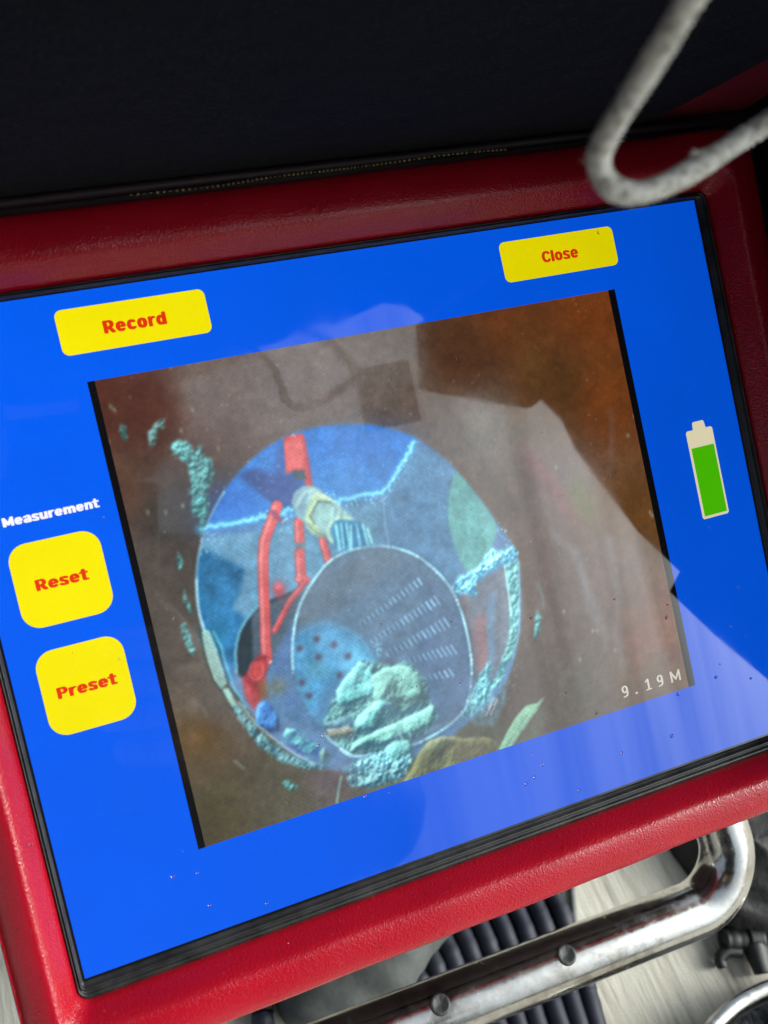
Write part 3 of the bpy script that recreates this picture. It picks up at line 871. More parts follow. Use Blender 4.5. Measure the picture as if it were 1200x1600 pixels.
for k in range(5):
    x_, y_ = [(217.5,177.4)][0]
    line([(x_ - 5 + k * 3.2, y_ - 3 + k * 1.6), (x_ - 10 + k * 3.2, y_ + 9 + k * 1.8)], 1.0, (76, 110, 108) if k % 2 else (200, 222, 206), 0.55, 0.5)
crumbs([(182.4,155),(203.5,154.8),(214.4,169),(196.7,199.7),(182.3,185.9)], 40, [(210, 226, 200), (84, 104, 88)], (0.4, 1.0), a=0.6)
# teal bristles of the hose end
poly([(205.5,195.5),(213,187.5),(229.4,191.3),(237.1,195.2),(247,209.4),(246.6,223.4),(230.9,222.4),(209.5,221.5),(205.9,212.3)], (52, 116, 158), 1.0, 1.0)
for p in ([(211.8,192.8),(210.1,218.9)], [(217.5,192.7),(214.5,218.5)], [(223,194),(221.3,220.1)], [(227.5,196.4),(222.6,220.5)], [(233.9,196.5),(232.8,220.1)], [(240.5,199.4),(241.4,220.8)], [(244.4,204.6),(245.9,220.4)]):
    line(p, random.uniform(1.6, 3.0), random.choice([(140, 212, 214), (118, 196, 206), (160, 224, 216)]), 0.9, 0.6)
for p in ([(220.3,193.3),(218.1,215.2)], [(230.6,198.5),(228,219)], [(236.9,205.6),(236.3,220.9)]):
    line(p, 2.0, (34, 84, 128), 0.8, 0.6)

# right-hand pocket: speckled teal oval
ov = clip_poly(smooth([(359.4,162.5),(366.4,169.1),(376.3,187.2),(384.7,205.1),(389.9,223.8),(389.8,241.5),(380.9,255.5),(368.7,267.3),(355.7,275.8),(344.7,276),(339.4,258.7),(336.5,237.7),(336.5,214.5),(342.8,190.7),(351.5,173.1)], 6, True), (92, 150, 146), 1.0, 1.2, tex=N_MID, amt=0.14)
crumbs([(356.2,182.8),(376.1,198.1),(384.6,229.2),(374.4,256.2),(348.1,268.1),(341.2,237.3),(344.8,201.9)], 150, [(56, 108, 108), (66, 124, 122)], (0.5, 1.3), a=0.55)
crumbs([(355,211.5),(375.8,216.2),(369.9,258.7),(347.3,271.5)], 70, [(140, 205, 196), (72, 136, 134)], (0.5, 1.1), a=0.5)
line(smooth([(356.8,163.4),(347.5,177.3),(338.2,200.5),(334.2,221.2),(333.8,242.8),(334.9,264.8),(336.1,279.7)]), 2.0, (70, 120, 140), 0.7, 0.8, rough=0.8)
crumbs([(393.5,221.8),(397.4,225.6),(405.5,259.9),(396.9,262.3),(390,237.1)], 24, [(160, 225, 235)], (0.5, 1.3))
# panel under the crust
clip_poly([(331.3,300.3),(354.7,290.2),(396.8,280),(392.1,338.2),(381.1,364.9),(348.8,400.5),(320.6,403.5),(325.9,357.3)], (98, 98, 110), 1.0, 1.5, tex=N_MID, amt=0.16)
clip_poly([(326.1,302.6),(338.6,302.2),(336.8,323.6),(327.3,357.7),(325.5,338.9)], (110, 92, 92), 0.9, 2.0)
clip_poly(smooth([(339.6,331.7),(356,328.7),(354,357.6),(344.6,384.5),(334.1,388.9),(330,373.1)], 5, True), (130, 88, 88), 0.85, 3)
line([(368.3,309.8),(355.6,350.7),(352.2,379.2),(339.9,397.9)], 8, (88, 128, 160), 0.6, 2.2, rough=1.5)
line([(386,292.1),(380,335),(368.9,369)], 9, (112, 118, 132), 0.6, 2.5)
# crumbly crust and the strip down the side
crust = [(321.9,290.6),(330.9,282),(342.6,278.4),(355.7,275.8),(365.1,269.3),(378.4,259.3),(388.7,263.3),(398.1,264.1),(405.5,259.9),(409.3,271.2),(406.7,282.4),(396,279.8),(384.8,280),(373.3,281.6),(361.2,285.9),(351.9,292.4),(346.7,307.9),(342.4,299.5),(330.6,296.5)]
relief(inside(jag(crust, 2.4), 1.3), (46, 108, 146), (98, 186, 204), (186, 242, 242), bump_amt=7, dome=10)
crumbs(crust, 90, [(150, 226, 232), (110, 196, 214), (180, 236, 236), (54, 120, 156)], (0.6, 1.7))
strip = [(391.5,278.7),(407.3,279.6),(402.5,311.1),(395.2,339),(385.6,366.2),(368.5,391.2),(352.4,412.6),(345.7,407),(368.8,376.4),(381.3,350.1),(387.8,322.2)]
relief(inside(jag(strip, 1.6), 1.4), (54, 104, 110), (98, 166, 166), (166, 226, 220), bump_amt=5, dome=8)
crumbs(strip, 60, [(136, 208, 206), (66, 118, 120), (120, 190, 190)], (0.5, 1.4), a=0.75)
line([(390.4,279.9),(387.9,314.8),(385.3,336.4)], 1.6, (170, 226, 222), 0.85, 0.5)
line([(408.4,278.4),(400.8,318.1),(391.1,356.5),(376.2,385.9)], 1.3, (160, 216, 214), 0.6, 0.6, rough=0.5)
# pale debris lower right
deb = [(322.8,404.1),(337.1,389.8),(352.2,379.2),(342.6,400.2),(355.1,400.8),(341.3,419.1),(327.1,432.6),(309.4,434.7),(299.9,428.9),(308.9,416.9)]
relief(inside(jag(deb, 2.2), 1.4), (52, 104, 120), (100, 176, 182), (176, 234, 230), bump_amt=6, dome=10)
for _ in range(34):
    x, y = random.choice([(319.7,410.6),(327.9,405.6),(334.7,400.1),(337.4,415.7),(321.7,422.2),(311.4,426.5),(345.1,399.4),(328.4,420.4)])
    x += random.uniform(-7, 7); y += random.uniform(-7, 7); l = random.uniform(3, 8); an = random.uniform(1.9, 2.5)
    line([(x, y), (x + l * math.cos(an), y + l * math.sin(an))], random.uniform(0.8, 1.8), random.choice([(160, 222, 220), (120, 196, 200), (70, 130, 150)]), 0.85, 0.5)
poly([(309.1,429.5),(344.8,417.8),(363.7,412.1),(355.8,432.2),(336.7,452.5),(316.6,444.2)], (96, 132, 150), 0.6, 2.0, tex=N_CRUMB, amt=0.4)
for p in ([(344,421.3),(335.2,432)], [(348.1,424),(336.8,438.5)], [(340.9,427.8),(330.6,438.1)]):
    line(p, 1.2, (196, 190, 200), 0.8, 0.5)
crumbs([(350.9,408.5),(372.9,399.9),(383.9,380.6),(367.2,424.4),(348.2,437.4)], 60, [(120, 180, 190), (90, 120, 140)], (0.5, 1.3), a=0.6)

# perforated basket pipe in the middle
PIPE = smooth([(176.1,243.2),(191.6,231.1),(208.9,224.1),(230.9,222.4),(259,227.1),(285.6,240.6),(305.2,260.4),(320.7,286),(328.1,314),(329.6,351),(326.1,383),(316.8,409.7),(305.2,426.1),(277.7,438.4),(238.5,444.5),(202.4,440.5),(173.2,435),(155,411.7),(140.2,384.2),(133.3,356.4),(133.4,328.7),(138.7,302.6),(150,274.5),(161.8,256.9)], 6, True)
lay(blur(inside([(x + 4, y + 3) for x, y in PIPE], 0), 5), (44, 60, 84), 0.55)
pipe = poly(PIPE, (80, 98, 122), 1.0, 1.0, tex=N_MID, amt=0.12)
def pp(pts, col, a=1.0, soft=1.5, **k):
    return clip_poly(pts, col, a, soft, clip=pipe, **k)
pp([(186.6,228.4),(259.5,225.1),(284.5,245.3),(219.5,271.6),(150.1,295.3),(141.5,272.3)], (90, 98, 110), 0.7, 6)
pp([(294.1,269.2),(342.7,325.2),(320.3,421.7),(259.5,418.4),(258,360.2)], (66, 84, 116), 0.7, 8)
pp(smooth([(139.5,299.3),(158.5,289.2),(176,289.7),(198,302.6),(212.6,320.6),(219.8,339.6),(222.2,360.9),(196.5,371.2),(178.5,387.1),(160.5,402.9),(138.7,375.4),(133.3,332.2)], 5, True), (70, 136, 184), 0.92, 4.0, tex=N_MID, amt=0.3)
blob_at([(200.8,337.1)], 16, 18, (92, 182, 222), 0.8)
blob_at([(158.3,335.7)], 14, 12, (92, 146, 156), 0.5)
line(smooth([(154.2,292.9),(176,289.7),(198,302.6),(213.6,322.3),(221.3,345.7)]), 2.0, (110, 172, 214), 0.35, 1.4)
pp([(156.4,359.6),(187.6,347.5),(181.8,388.1),(159,409.5),(143.7,383.8)], (72, 96, 128), 0.7, 4)
for hx, hy in [(144.7,309.7),(164.7,304.8),(181.4,315.6),(193.4,331.5),(162.5,323.7),(180.1,348.9),(139.4,345),(143.4,360.7)]:
    soft_blob(hx + 0.6, hy + 1.0, 5.6, 5.6, (110, 190, 222), 0.55)
    soft_blob(hx, hy, 4.6, 4.6, (56, 68, 98), 0.9)
    soft_blob(hx, hy - 0.5, 2.8, 2.8, (84, 62, 84), 0.8)
# rows of slots on the far wall of the basket
for (p, q), n, ln in (([(214,301.9),(289.3,273.7)], 15, 8), ([(222.1,323.2),(304,298.4)], 16, 10), ([(235.6,341.1),(309.3,325.1)], 14, 12), ([(253.3,354.6),(310.6,356)], 11, 12), ([(271.8,378.5),(302,379.9)], 6, 10)):
    line([p, q], ln * 0.9, (88, 120, 164), 0.16, 2.6)
    for i in range(n):
        t = i / (n - 1)
        x, y = p[0] + (q[0] - p[0]) * t, p[1] + (q[1] - p[1]) * t
        l = ln * (0.45 + 0.55 * t) * random.uniform(0.85, 1.1)
        line([(x - l * 0.20, y - l * 0.45), (x + l * 0.20, y + l * 0.45)], 1.2 + 0.9 * t, (150, 196, 228), random.uniform(0.5, 1.0) * (0.65 + 0.35 * t), 0.55)
        line([(x + 2.6 - l * 0.14, y - l * 0.35), (x + 2.6 + l * 0.14, y + l * 0.4)], 1.6, (56, 68, 96), 0.6, 0.7)
crumbs([(223.8,322.2),(229.9,327.4),(227.5,344.5),(221.8,337.3)], 26, [(140, 214, 232), (90, 170, 210)], (0.6, 1.6))
poly(smooth([(219.7,349.5),(231.3,347),(241.5,354.2),(237.9,363.2),(222.1,361.5)], 4, True), (70, 62, 76), 0.8, 2)
lay(line_mask(PIPE[120:] + PIPE[:100], 2.5, 0.6) * np.clip(0.15 + 1.7 * (vnoise(22, 3) - 0.15), 0.25, 1), (164, 226, 234), 0.95)
for _ in range(60):
    x, y = random.choice(PIPE[:100] + PIPE[115:])
    soft_blob(x + random.uniform(-1, 1), y + random.uniform(-1, 1), 0.9, 0.9, (196, 240, 244), 0.9)

# stones lying in it
def stone(pts, col, hi, dk, rough=1.2, n=60):
    q = jag(pts, rough, 5)
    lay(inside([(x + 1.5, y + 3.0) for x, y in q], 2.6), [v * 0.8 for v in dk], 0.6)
    relief(inside(q, 0.8), dk, col, hi, bump_amt=2.4, dome=20, dome_s=3.2, facet=20)
    e = np.clip(inside(q, 0.8) - inside([(x + 1.2, y + 2.2) for x, y in q], 1.4), 0, 1)
    lay(e * np.clip(vnoise(10, 3) * 1.8 - 0.2, 0.2, 1), [min(255, v * 1.12 + 10) for v in hi], 0.8)
    crumbs(pts, n // 2, [hi, col], (0.4, 1.1), a=0.5)
T, TH, TD = (102, 170, 164), (162, 230, 222), (50, 80, 92)
heap = [(152.4,392),(170.2,367.1),(191,348.5),(205.5,338.4),(230.4,351),(258.9,356.2),(270.4,378.1),(271.2,407.3),(275.2,423),(255.2,437.3),(216.6,442.8),(175.8,435.8),(157.5,416)]
relief(inside(jag(heap, 1.5), 1.6), (52, 74, 84), (88, 132, 132), (136, 196, 186), bump_amt=5, dome=8, facet=12)
crumbs(heap, 130, [(150, 214, 206), (96, 150, 148), (60, 90, 98), (176, 232, 226)], (0.5, 1.6), a=0.7)
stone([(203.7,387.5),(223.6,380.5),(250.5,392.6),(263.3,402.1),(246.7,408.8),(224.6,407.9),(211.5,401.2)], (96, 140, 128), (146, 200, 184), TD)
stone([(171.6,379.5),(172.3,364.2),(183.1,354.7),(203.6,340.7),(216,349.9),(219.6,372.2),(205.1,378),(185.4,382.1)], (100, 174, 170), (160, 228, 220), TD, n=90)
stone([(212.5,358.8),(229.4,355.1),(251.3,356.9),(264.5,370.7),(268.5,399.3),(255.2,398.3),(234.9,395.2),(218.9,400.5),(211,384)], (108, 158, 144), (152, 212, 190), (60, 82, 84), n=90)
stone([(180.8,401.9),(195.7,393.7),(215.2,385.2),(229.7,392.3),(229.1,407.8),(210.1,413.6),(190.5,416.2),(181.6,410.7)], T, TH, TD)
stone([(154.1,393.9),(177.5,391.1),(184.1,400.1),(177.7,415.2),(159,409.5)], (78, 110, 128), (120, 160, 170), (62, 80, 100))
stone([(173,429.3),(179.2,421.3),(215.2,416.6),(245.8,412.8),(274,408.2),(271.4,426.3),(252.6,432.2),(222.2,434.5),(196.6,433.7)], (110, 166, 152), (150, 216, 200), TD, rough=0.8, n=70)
for p in ([(236.9,418.8),(241.1,433)], [(251.4,414.5),(251.4,427.5)], [(229.8,423.9),(231.5,435.9)]):
    line(p, 2.2, (146, 208, 198), 0.6, 0.8)
stone([(153.9,400.9),(178.5,402.7),(184.3,411.5),(165.4,412.8),(153.7,407.8)], (130, 130, 112), (168, 162, 146), (84, 92, 92), n=30)
stone([(206.9,439.8),(220.1,433.8),(235.7,437.2),(242.2,447.8),(236.3,460.4),(221.9,464.6),(210.1,458)], T, (150, 214, 206), TD)
grit = [(163.5,451.8),(173,442),(189.3,440),(209.7,440.6),(215.1,455.3),(238.1,452.4),(233,468.1),(214.6,476.7),(187.1,475),(165.9,466.7)]
relief(inside(jag(grit, 2), 1.0), (50, 88, 110), (100, 166, 176), (176, 236, 236), bump_amt=8, dome=8)
crumbs(grit, 110, [(150, 222, 226), (112, 190, 204), (70, 118, 150)], (0.6, 1.5), a=0.7)
crumbs([(155.8,454.3),(173.9,469.3),(233,468.1),(232.6,486),(178.8,479.4),(161.7,475.3)], 70, [(110, 170, 170), (90, 120, 110)], (0.6, 1.6), a=0.5)
stone(smooth([(222.2,482.7),(234.4,468.5),(248.6,452.7),(262.4,445.3),(283.3,447.4),(304.3,456.7),(328.1,462.5),(342.1,477.2),(337.7,482.5),(305.9,483.7),(259.3,485.1)], 5, True), (100, 106, 80), (146, 152, 106), (70, 76, 68), rough=0.8, n=120)
poly([(281.7,454.2),(318.9,461.2),(342.6,478.8),(329.2,485.1),(290.4,483.3)], (92, 84, 66), 0.6, 4)
line(smooth([(251.3,437.6),(279,432.9),(301.2,436.7)]), 3, (100, 130, 150), 0.6, 2)
line(smooth([(276.1,445.2),(293.1,454.8),(318.1,458)]), 1.5, (160, 166, 150), 0.5, 0.8)
# stones outside the basket on the left
stone([(83.3,371.3),(91.2,354.4),(98.7,351.2),(103.3,360.8),(107.5,378.5),(104.4,385.9),(93.9,384.1)], (48, 104, 180), (96, 160, 214), (44, 60, 100))
stone([(106.8,393.5),(112.7,385.6),(121.2,391),(131.8,405.3),(142.4,414.2),(137.9,421.2),(125.9,418.9),(114.7,407)], (78, 148, 160), (140, 214, 214), (40, 70, 120))
stone([(140.6,422),(147,418.4),(150.5,427.9),(144.7,434.6),(138.8,429.9)], (78, 112, 116), (120, 160, 160), (58, 72, 82), n=20)
poly([(97.9,387.4),(111.7,402),(134,426.3),(126.4,428.8),(104.1,405.2)], (92, 92, 150), 0.45, 3)

# lip of the opening: bright rim, ribbed mortar on the left, run of grit below
lay(line_mask(RING[-22:] + RING[:20], 2.2, 0.6) * np.clip(vnoise(18, 3) * 1.8 - 0.3, 0.1, 1), (150, 196, 206), 0.8)
line(smooth([(58.4,213.7),(53.6,245.8),(56.3,276.7)]), 2.0, (170, 214, 222), 0.8, 0.6)
rib = [(51,265.9),(59.3,266.8),(61.2,281.4),(63.6,305.7),(64.5,324.9),(57.1,328.2),(52.3,314.6),(50.4,288.5)]
poly(rib, (152, 190, 180), 1.0, 0.7, rough=0.6)
(rx0, ry0), (rx1, ry1) = [(53.5,269.2),(60.4,325.1)]
for i in range(22):
    t = i / 21
    x, y = rx0 + (rx1 - rx0) * t, ry0 + (ry1 - ry0) * t
    line([(x - 4, y + 0.6), (x + 4.5, y - 0.4)], 0.9, (74, 104, 104), 0.75, 0.4)
line([(50.4,265.7),(48.8,289.5),(51.7,317.2),(57.7,331.1),(62.2,340.5),(62.7,350.1),(68.4,360)], 1.5, (36, 62, 62), 0.85, 0.5, rough=0.4)
line([(60.5,267.1),(63.5,282.7),(65.2,310.2),(65.1,327.8),(72.5,342.1),(76.8,358.4)], 1.6, (30, 66, 72), 0.8, 0.5, rough=0.5)
line([(62.7,269),(67,285),(68.3,313.8),(70.8,332.1),(78,353.3)], 2.4, (88, 170, 196), 0.8, 0.8, rough=0.8)
poly([(58.3,328.5),(64.8,329),(68.1,343.6),(72.4,354.4),(67.7,357.1),(62.6,344.7)], (150, 198, 188), 0.95, 0.6, rough=0.5)
run = [(64.8,346.7),(74.3,357.7),(88.2,385.1),(103.5,407.7),(120.8,422.8),(139.2,434.2),(137.7,440.7),(115.8,429.6),(95,414.8),(79.8,392.2),(67.5,363.8)]
relief(inside(jag(run, 1.4), 1.6), (52, 92, 108), (92, 154, 168), (160, 222, 226), bump_amt=5, dome=4, a=0.85)
crumbs(run, 70, [(140, 212, 220), (100, 170, 190), (70, 110, 124)], (0.5, 1.5), a=0.75)
line(smooth([(71.6,346),(84.2,372.9),(99.5,395.4),(114.5,413.9),(132.9,430.8)]), 1.6, (170, 214, 224), 0.75, 0.6, rough=0.5)
blob_at([(149.2,452.1)], 26, 16, (112, 100, 112), 0.55)
line(smooth([(173.5,433.7),(157.5,416),(149.7,403.8)]), 2.0, (160, 214, 222), 0.7, 0.6)
for p in [(126.2,399.4),(143.1,432.6),(164.8,446.5),(128.2,421),(105.3,400)]:
    soft_blob(*p, 6, 5, (110, 170, 180), 0.35)

# flakes and stains on the wall
def flake(pts, col=(88, 158, 160), n=60, rough=1.6):
    relief(inside(jag(pts, rough * 1.3, 3), 1.2), [v * 0.62 for v in col], col, [min(255, v * 1.45 + 14) for v in col], bump_amt=5, dome=7, a=0.85)
    crumbs(pts, n // 3, [(130, 206, 202), (100, 178, 180)], (0.5, 1.3), a=0.6)
flake([(64.2,75.3),(73,70.5),(82,76.3),(82.5,85.7),(92.6,81.1),(94.4,96.1),(103.2,97.9),(99.7,113.2),(91.1,128),(83.9,136.4),(83.5,149.6),(74.3,155.5),(75,141.1),(71.7,127),(76.5,111.5),(74.9,96),(65.3,87.4)], n=190)
flake([(72.7,133.9),(89.6,134.3),(86,150.2),(75.1,169),(70.5,172),(77.1,154.8),(68.3,147.5)], (70, 138, 140), n=80)
flake([(44.5,60.8),(53.1,50.8),(62.8,47.5),(64.7,50.5),(54.5,61.5),(48.3,72),(43.5,73.7)], (96, 140, 138), n=40)
flake([(19,49.2),(23.1,44.9),(26.4,49.4),(26.2,58.4),(21.2,63.9),(17.9,59.3)], (80, 140, 140), n=36)
poly([(20.8,52.2),(24,51.5),(23.8,58),(20.5,58.6)], (60, 90, 84), 0.8, 0.8)
flake([(45.3,185.8),(48.6,182.7),(49,192.1),(45.4,202.4),(43.9,197.4)], n=12, rough=0.8)
flake([(43.6,218.6),(44.8,230.2),(48.2,241.1),(47.1,248.8),(43.7,243.9),(41.7,232.7)], n=20, rough=0.8)
flake([(32.2,254.2),(37.7,253),(40.6,265.8),(40.5,285.8),(36.6,286.1),(32.8,274.3)], n=36, rough=0.8)
line([(34.7,260.2),(36.1,271.2),(38,279.8)], 1.2, (50, 84, 84), 0.8, 0.5)
flake([(413.5,343.8),(419.5,339.4),(422,349.8),(416.4,363.3),(407.9,375.2),(408.6,364.9)], n=30, rough=0.8)
line(smooth([(424.8,309.3),(427.7,325),(426,339.6)]), 3, (104, 130, 128), 0.6, 1.2)
flake([(94.8,439.6),(100.5,438.7),(107.4,445),(111.6,450.6),(105.9,451.5),(98.7,446.4)], n=26, rough=0.8)
line([(54.4,403.4),(61.4,413.8)], 2.5, (130, 150, 146), 0.6, 0.8)
line(smooth([(157.6,452.7),(151.5,467),(146.3,480.1)]), 2.0, (150, 200, 196), 0.75, 0.7)
slabp = [(334.9,480.9),(347.7,467),(366.4,448.7),(379.6,440.7),(394,441.9),(404.8,437.5),(390.1,451.3),(366.4,469.7),(350.8,481.4)]
poly(slabp, (138, 184, 154), 1.0, 0.7, rough=0.5, tex=N_CRUMB, amt=0.12)
line([(346.6,478.6),(364.3,464.6),(382.5,449)], 1.0, (74, 110, 90), 0.7, 0.4)
line([(355.1,476.7),(380.9,456.1),(402.9,438.5)], 1.2, (70, 100, 90), 0.6, 0.6)
poly([(353.8,482.3),(378.9,464.5),(403.5,443.2),(399.4,467.7),(386.6,480.4)], (104, 112, 98), 0.5, 3)
for p in [(5.8,60.8),(15.9,27.3),(18.7,31.1),(44.1,140.7),(62,138.1),(27.2,136.8),(77.2,63.5),(109.3,88.6),(93,45.5)]:
    soft_blob(*p, 1.6, 2.6, (140, 160, 130), 0.55)
for p in [(591.2,149.5),(586.5,264.2),(588.1,268.5),(478.1,187),(504.1,409.9),(480.9,380.6),(457.4,408.5),(577.7,169.8),(486.5,382.1),(450.2,349.6)]:
    soft_blob(*p, 1.8, 2.4, (150, 166, 150), 0.6)
# fine white specks over the upper wall, sensor grain, slight halo sharpening
for _ in range(150):
    x, y = random.uniform(20, 560), random.uniform(0, 300) ** 1.0
    soft_blob(x, y, 0.8, 0.8, (200, 205, 200), random.uniform(0.15, 0.6))
IMG += 0.6 * blur(np.clip(IMG[..., 1:2] - 132, 0, 255) * np.array([0.62, 0.95, 1.0]), 7.0)        # lamp glare spreading in the cheap lens
soft_open = blur(opening, 3)[..., None]
IMG = IMG + soft_open * (IMG * 0.10 + np.array([8, 15, 17]))
gcx, gcy = [(219.5,271.6)][0]
veil = np.exp(-(((XX - gcx) / 190) ** 2 + ((YY - gcy) / 190) ** 2))[..., None] * blur(opening, 6)[..., None]
IMG = IMG + veil * (np.array([92, 128, 146]) - IMG) * 0.22                    # pale cyan haze painted over the opening
IMG = IMG * (1 + 0.26 * (vnoise(11, 4, 0.7) - 0.5) + 0.10 * (vnoise(40, 3) - 0.5))[..., None]
IMG = blur(IMG, 0.95)
IMG += 0.45 * (IMG - blur(IMG, 2.2))
IMG *= (1 + 0.10 * (N_FINE - 0.5) + 0.02 * RNG.standard_normal((PH_, PW)))[..., None]
IMG = np.clip(IMG, 0, 255)
PIC = lin(IMG)
gw, gh = 73.07, 58.5
xs = (np.arange(PW) + 0.5) / PW * 2 * gw - gw
ys = gh - (np.arange(PH_) + 0.5) / PH_ * 2 * gh
xs[0], xs[-1], ys[0], ys[-1] = -gw, gw, gh, -gh
gx, gy = np.meshgrid(xs * MM, ys * MM)
co = np.stack([gx, gy, np.full_like(gx, z2 * MM)], -1).reshape(-1, 3)
ii = np.arange(PW * PH_).reshape(PH_, PW)
q = np.stack([ii[1:, :-1], ii[1:, 1:], ii[:-1, 1:], ii[:-1, :-1]], -1).reshape(-1, 4)
me = bpy.data.meshes.new('camera_picture')
me.vertices.add(len(co)); me.vertices.foreach_set('co', co.astype(np.float32).ravel())
me.loops.add(q.size); me.loops.foreach_set('vertex_index', q.astype(np.int32).ravel())
me.polygons.add(len(q)); me.polygons.foreach_set('loop_start', np.arange(0, q.size, 4, dtype=np.int32))
me.update(calc_edges=True)
ca = me.color_attributes.new('picture', 'FLOAT_COLOR', 'POINT')
ca.data.foreach_set('color', np.concatenate([PIC.reshape(-1, 3), np.ones((PW * PH_, 1))], 1).astype(np.float32).ravel())
pic = link('camera_picture', me, glass, M_FEED, smooth=False)
pic['label'] = 'live view into a drain with a red grab and a perforated basket full of stones'


# black side bars of the picture and its depth reading
FW, FH = 117 * 1.249 / 2, 58.5
link('picture_side_bar', flat('picture_side_bar', [(-FW, -FH), (-FW + 1.75, -FH), (-FW + 1.75, FH), (-FW, FH)], z3), glass, M_BLACK, smooth=False)
link('picture_side_bar', flat('picture_side_bar', [(FW - 2.2, -FH), (FW, -FH), (FW, FH), (FW - 2.2, FH)], z3), glass, M_BLACK, smooth=False)
for ch, (px, py) in zip('9.19M', [(50.2,-53.4),(53.7,-56.3),(57.8,-53.7),(61.9,-53.7),(67.1,-53.9)]):
    lettering('reading_lettering', ch, px, -53.85 - 0.012 * (px - 50), 0.2, 3.3 if ch != '.' else 3.3, 1.02, 0.6 if ch != '.' else 0.9, M_OSD, glass, cell=0.07)


# ---- lid: red outer skin, black felt lining, ragged top edge
lid_edge = [(-124, 325), (-60, 330), (-7, 322), (4, 290), (15, 258), (28, 252), (31, 229), (42, 214), (52, 229), (68, 190), (86, 209), (109, 250), (133, 300)]
def slab(poly, y0, y1):
    n = len(poly)
    vs = [(x * MM, y0 * MM, z * MM) for x, z in poly] + [(x * MM, y1 * MM, z * MM) for x, z in poly]
    fs = [list(range(n)), list(range(2 * n - 1, n - 1, -1))] + [(i, (i + 1) % n, n + (i + 1) % n, n + i) for i in range(n)]
    return mesh('slab', vs, fs)
skin = [(-124, -6), (133, -6)] + lid_edge[::-1]
lid = link('lid', slab(skin, 104.4, 108.5), mon, M_LID_SHADED, smooth=False)
# lining as a gently padded sheet
nx, nz = 60, 70
LX = (94.0, 116.1)
right_edge = lambda z: LX[0] + (LX[1] - LX[0]) * min(1.0, max(0.0, z / 60.0))
def edge_z(x):
    for (xa, za), (xb, zb) in zip(lid_edge, lid_edge[1:]):
        if xa <= x <= xb:
            return za + (zb - za) * (x - xa) / (xb - xa)
    return 300
vs, fs = [], []
for j in range(nz + 1):
    for i in range(nx + 1):
        fz = j / nz
        z0 = 1.0 + 329.0 * fz
        xr = right_edge(z0)
        x = -122 + (xr + 122) * i / nx
        z = min(z0, edge_z(x) - 3.0)
        e = min(i, nx - i, j) / 4.0
        puff = 1.0 - math.exp(-e * 1.6)
        wv = 0.5 * math.sin(x * 0.05 + z * 0.03) + 0.4 * math.sin(x * 0.11 - z * 0.07 + 1)
        vs.append((x * MM, (103.4 - 2.6 * puff - 0.35 * wv * puff) * MM, z * MM))
for j in range(nz):
    for i in range(nx):
        a = j * (nx + 1) + i
        fs.append((a, a + 1, a + nx + 2, a + nx + 1))
link('lid_lining', mesh('lid_lining', vs, fs), lid, M_FELT)
# piping along the hinge and the line of stitches above it
path = spline([(-122, 101.6, 2.0), (-60, 101.7, 2.2), (10, 101.6, 2.0), (70, 101.5, 2.2), (LX[0] + 2, 101.2, 2.0), (LX[0] + 22, 101.0, 1.5)], 12)
v, f = tube([(x * MM, y * MM, z * MM) for x, y, z in path], 1.3 * MM, 10)
link('lid_piping', mesh('lid_piping', v, f), lid, M_DARK_VINYL)
st = [(-53.9,4),(-33.8,3),(-17.9,4.7),(-2.8,4.4),(11,4.7),(28.7,5.6),(46.1,4.4)]
vs, fs = [], []
line = spline([(x, 99.3, z + 0.9) for x, z in st], 40)
step = max(1, len(line) // 80)
for i in range(0, len(line) - step, step):
    a, b = Vector(line[i]), Vector(line[i + step])
    d = (b - a)
    p0 = a + d * 0.15; p1 = a + d * 0.52
    w = 0.30 if random.random() < 0.8 else 0.14
    base = len(vs)
    for p in (p0, p1):
        for dz, dy in ((-w, 0), (0, -w), (w, 0), (0, w)):
            vs.append(((p.x + dz * 0.4) * MM, (p.y + dy) * MM, (p.z + dz) * MM))
    for k in range(4):
        fs.append((base + k, base + (k + 1) % 4, base + 4 + (k + 1) % 4, base + 4 + k))
    fs += [(base, base + 1, base + 2, base + 3), (base + 4, base + 5, base + 6, base + 7)]
o = link('stitching', mesh('stitching', vs, fs), lid, M_STITCH, smooth=False)
o['kind'] = 'stuff'

# ---- side flap joining lid and case on the right, its free edge cut on the slant and notched
flap = [(-99, -6), (-99, 24), (-80, 41), (-67, 66), (-52, 90), (-43, 80), (-27, 104), (-6, 125), (12, 142), (26, 149), (39, 166), (36, 182), (42, 212), (49, 242), (58, 288), (67, 330), (106.5, 312), (106.5, -6)]
n = len(flap)
vs = [(129.0 * MM, y * MM, z * MM) for y, z in flap] + [(132.0 * MM, y * MM, z * MM) for y, z in flap]
fs = [list(range(n)), list(range(2 * n - 1, n - 1, -1))] + [(i, (i + 1) % n, n + (i + 1) % n, n + i) for i in range(n)]
link('side_flap', mesh('side_flap', vs, fs), mon, M_LINING, smooth=False)
flap = [(-40, -6), (-40, 18), (10, 110), (50, 220), (80, 318), (106.5, 322), (106.5, -6)]  # left flap, added out of view to shade the bezel and darken the mirror
n = len(flap)
vs = [(-127.5 * MM, y * MM, z * MM) for y, z in flap] + [(-124.5 * MM, y * MM, z * MM) for y, z in flap]
fs = [list(range(n)), list(range(2 * n - 1, n - 1, -1))] + [(i, (i + 1) % n, n + (i + 1) % n, n + i) for i in range(n)]
link('side_flap', mesh('side_flap', vs, fs), mon, M_LINING, smooth=False)

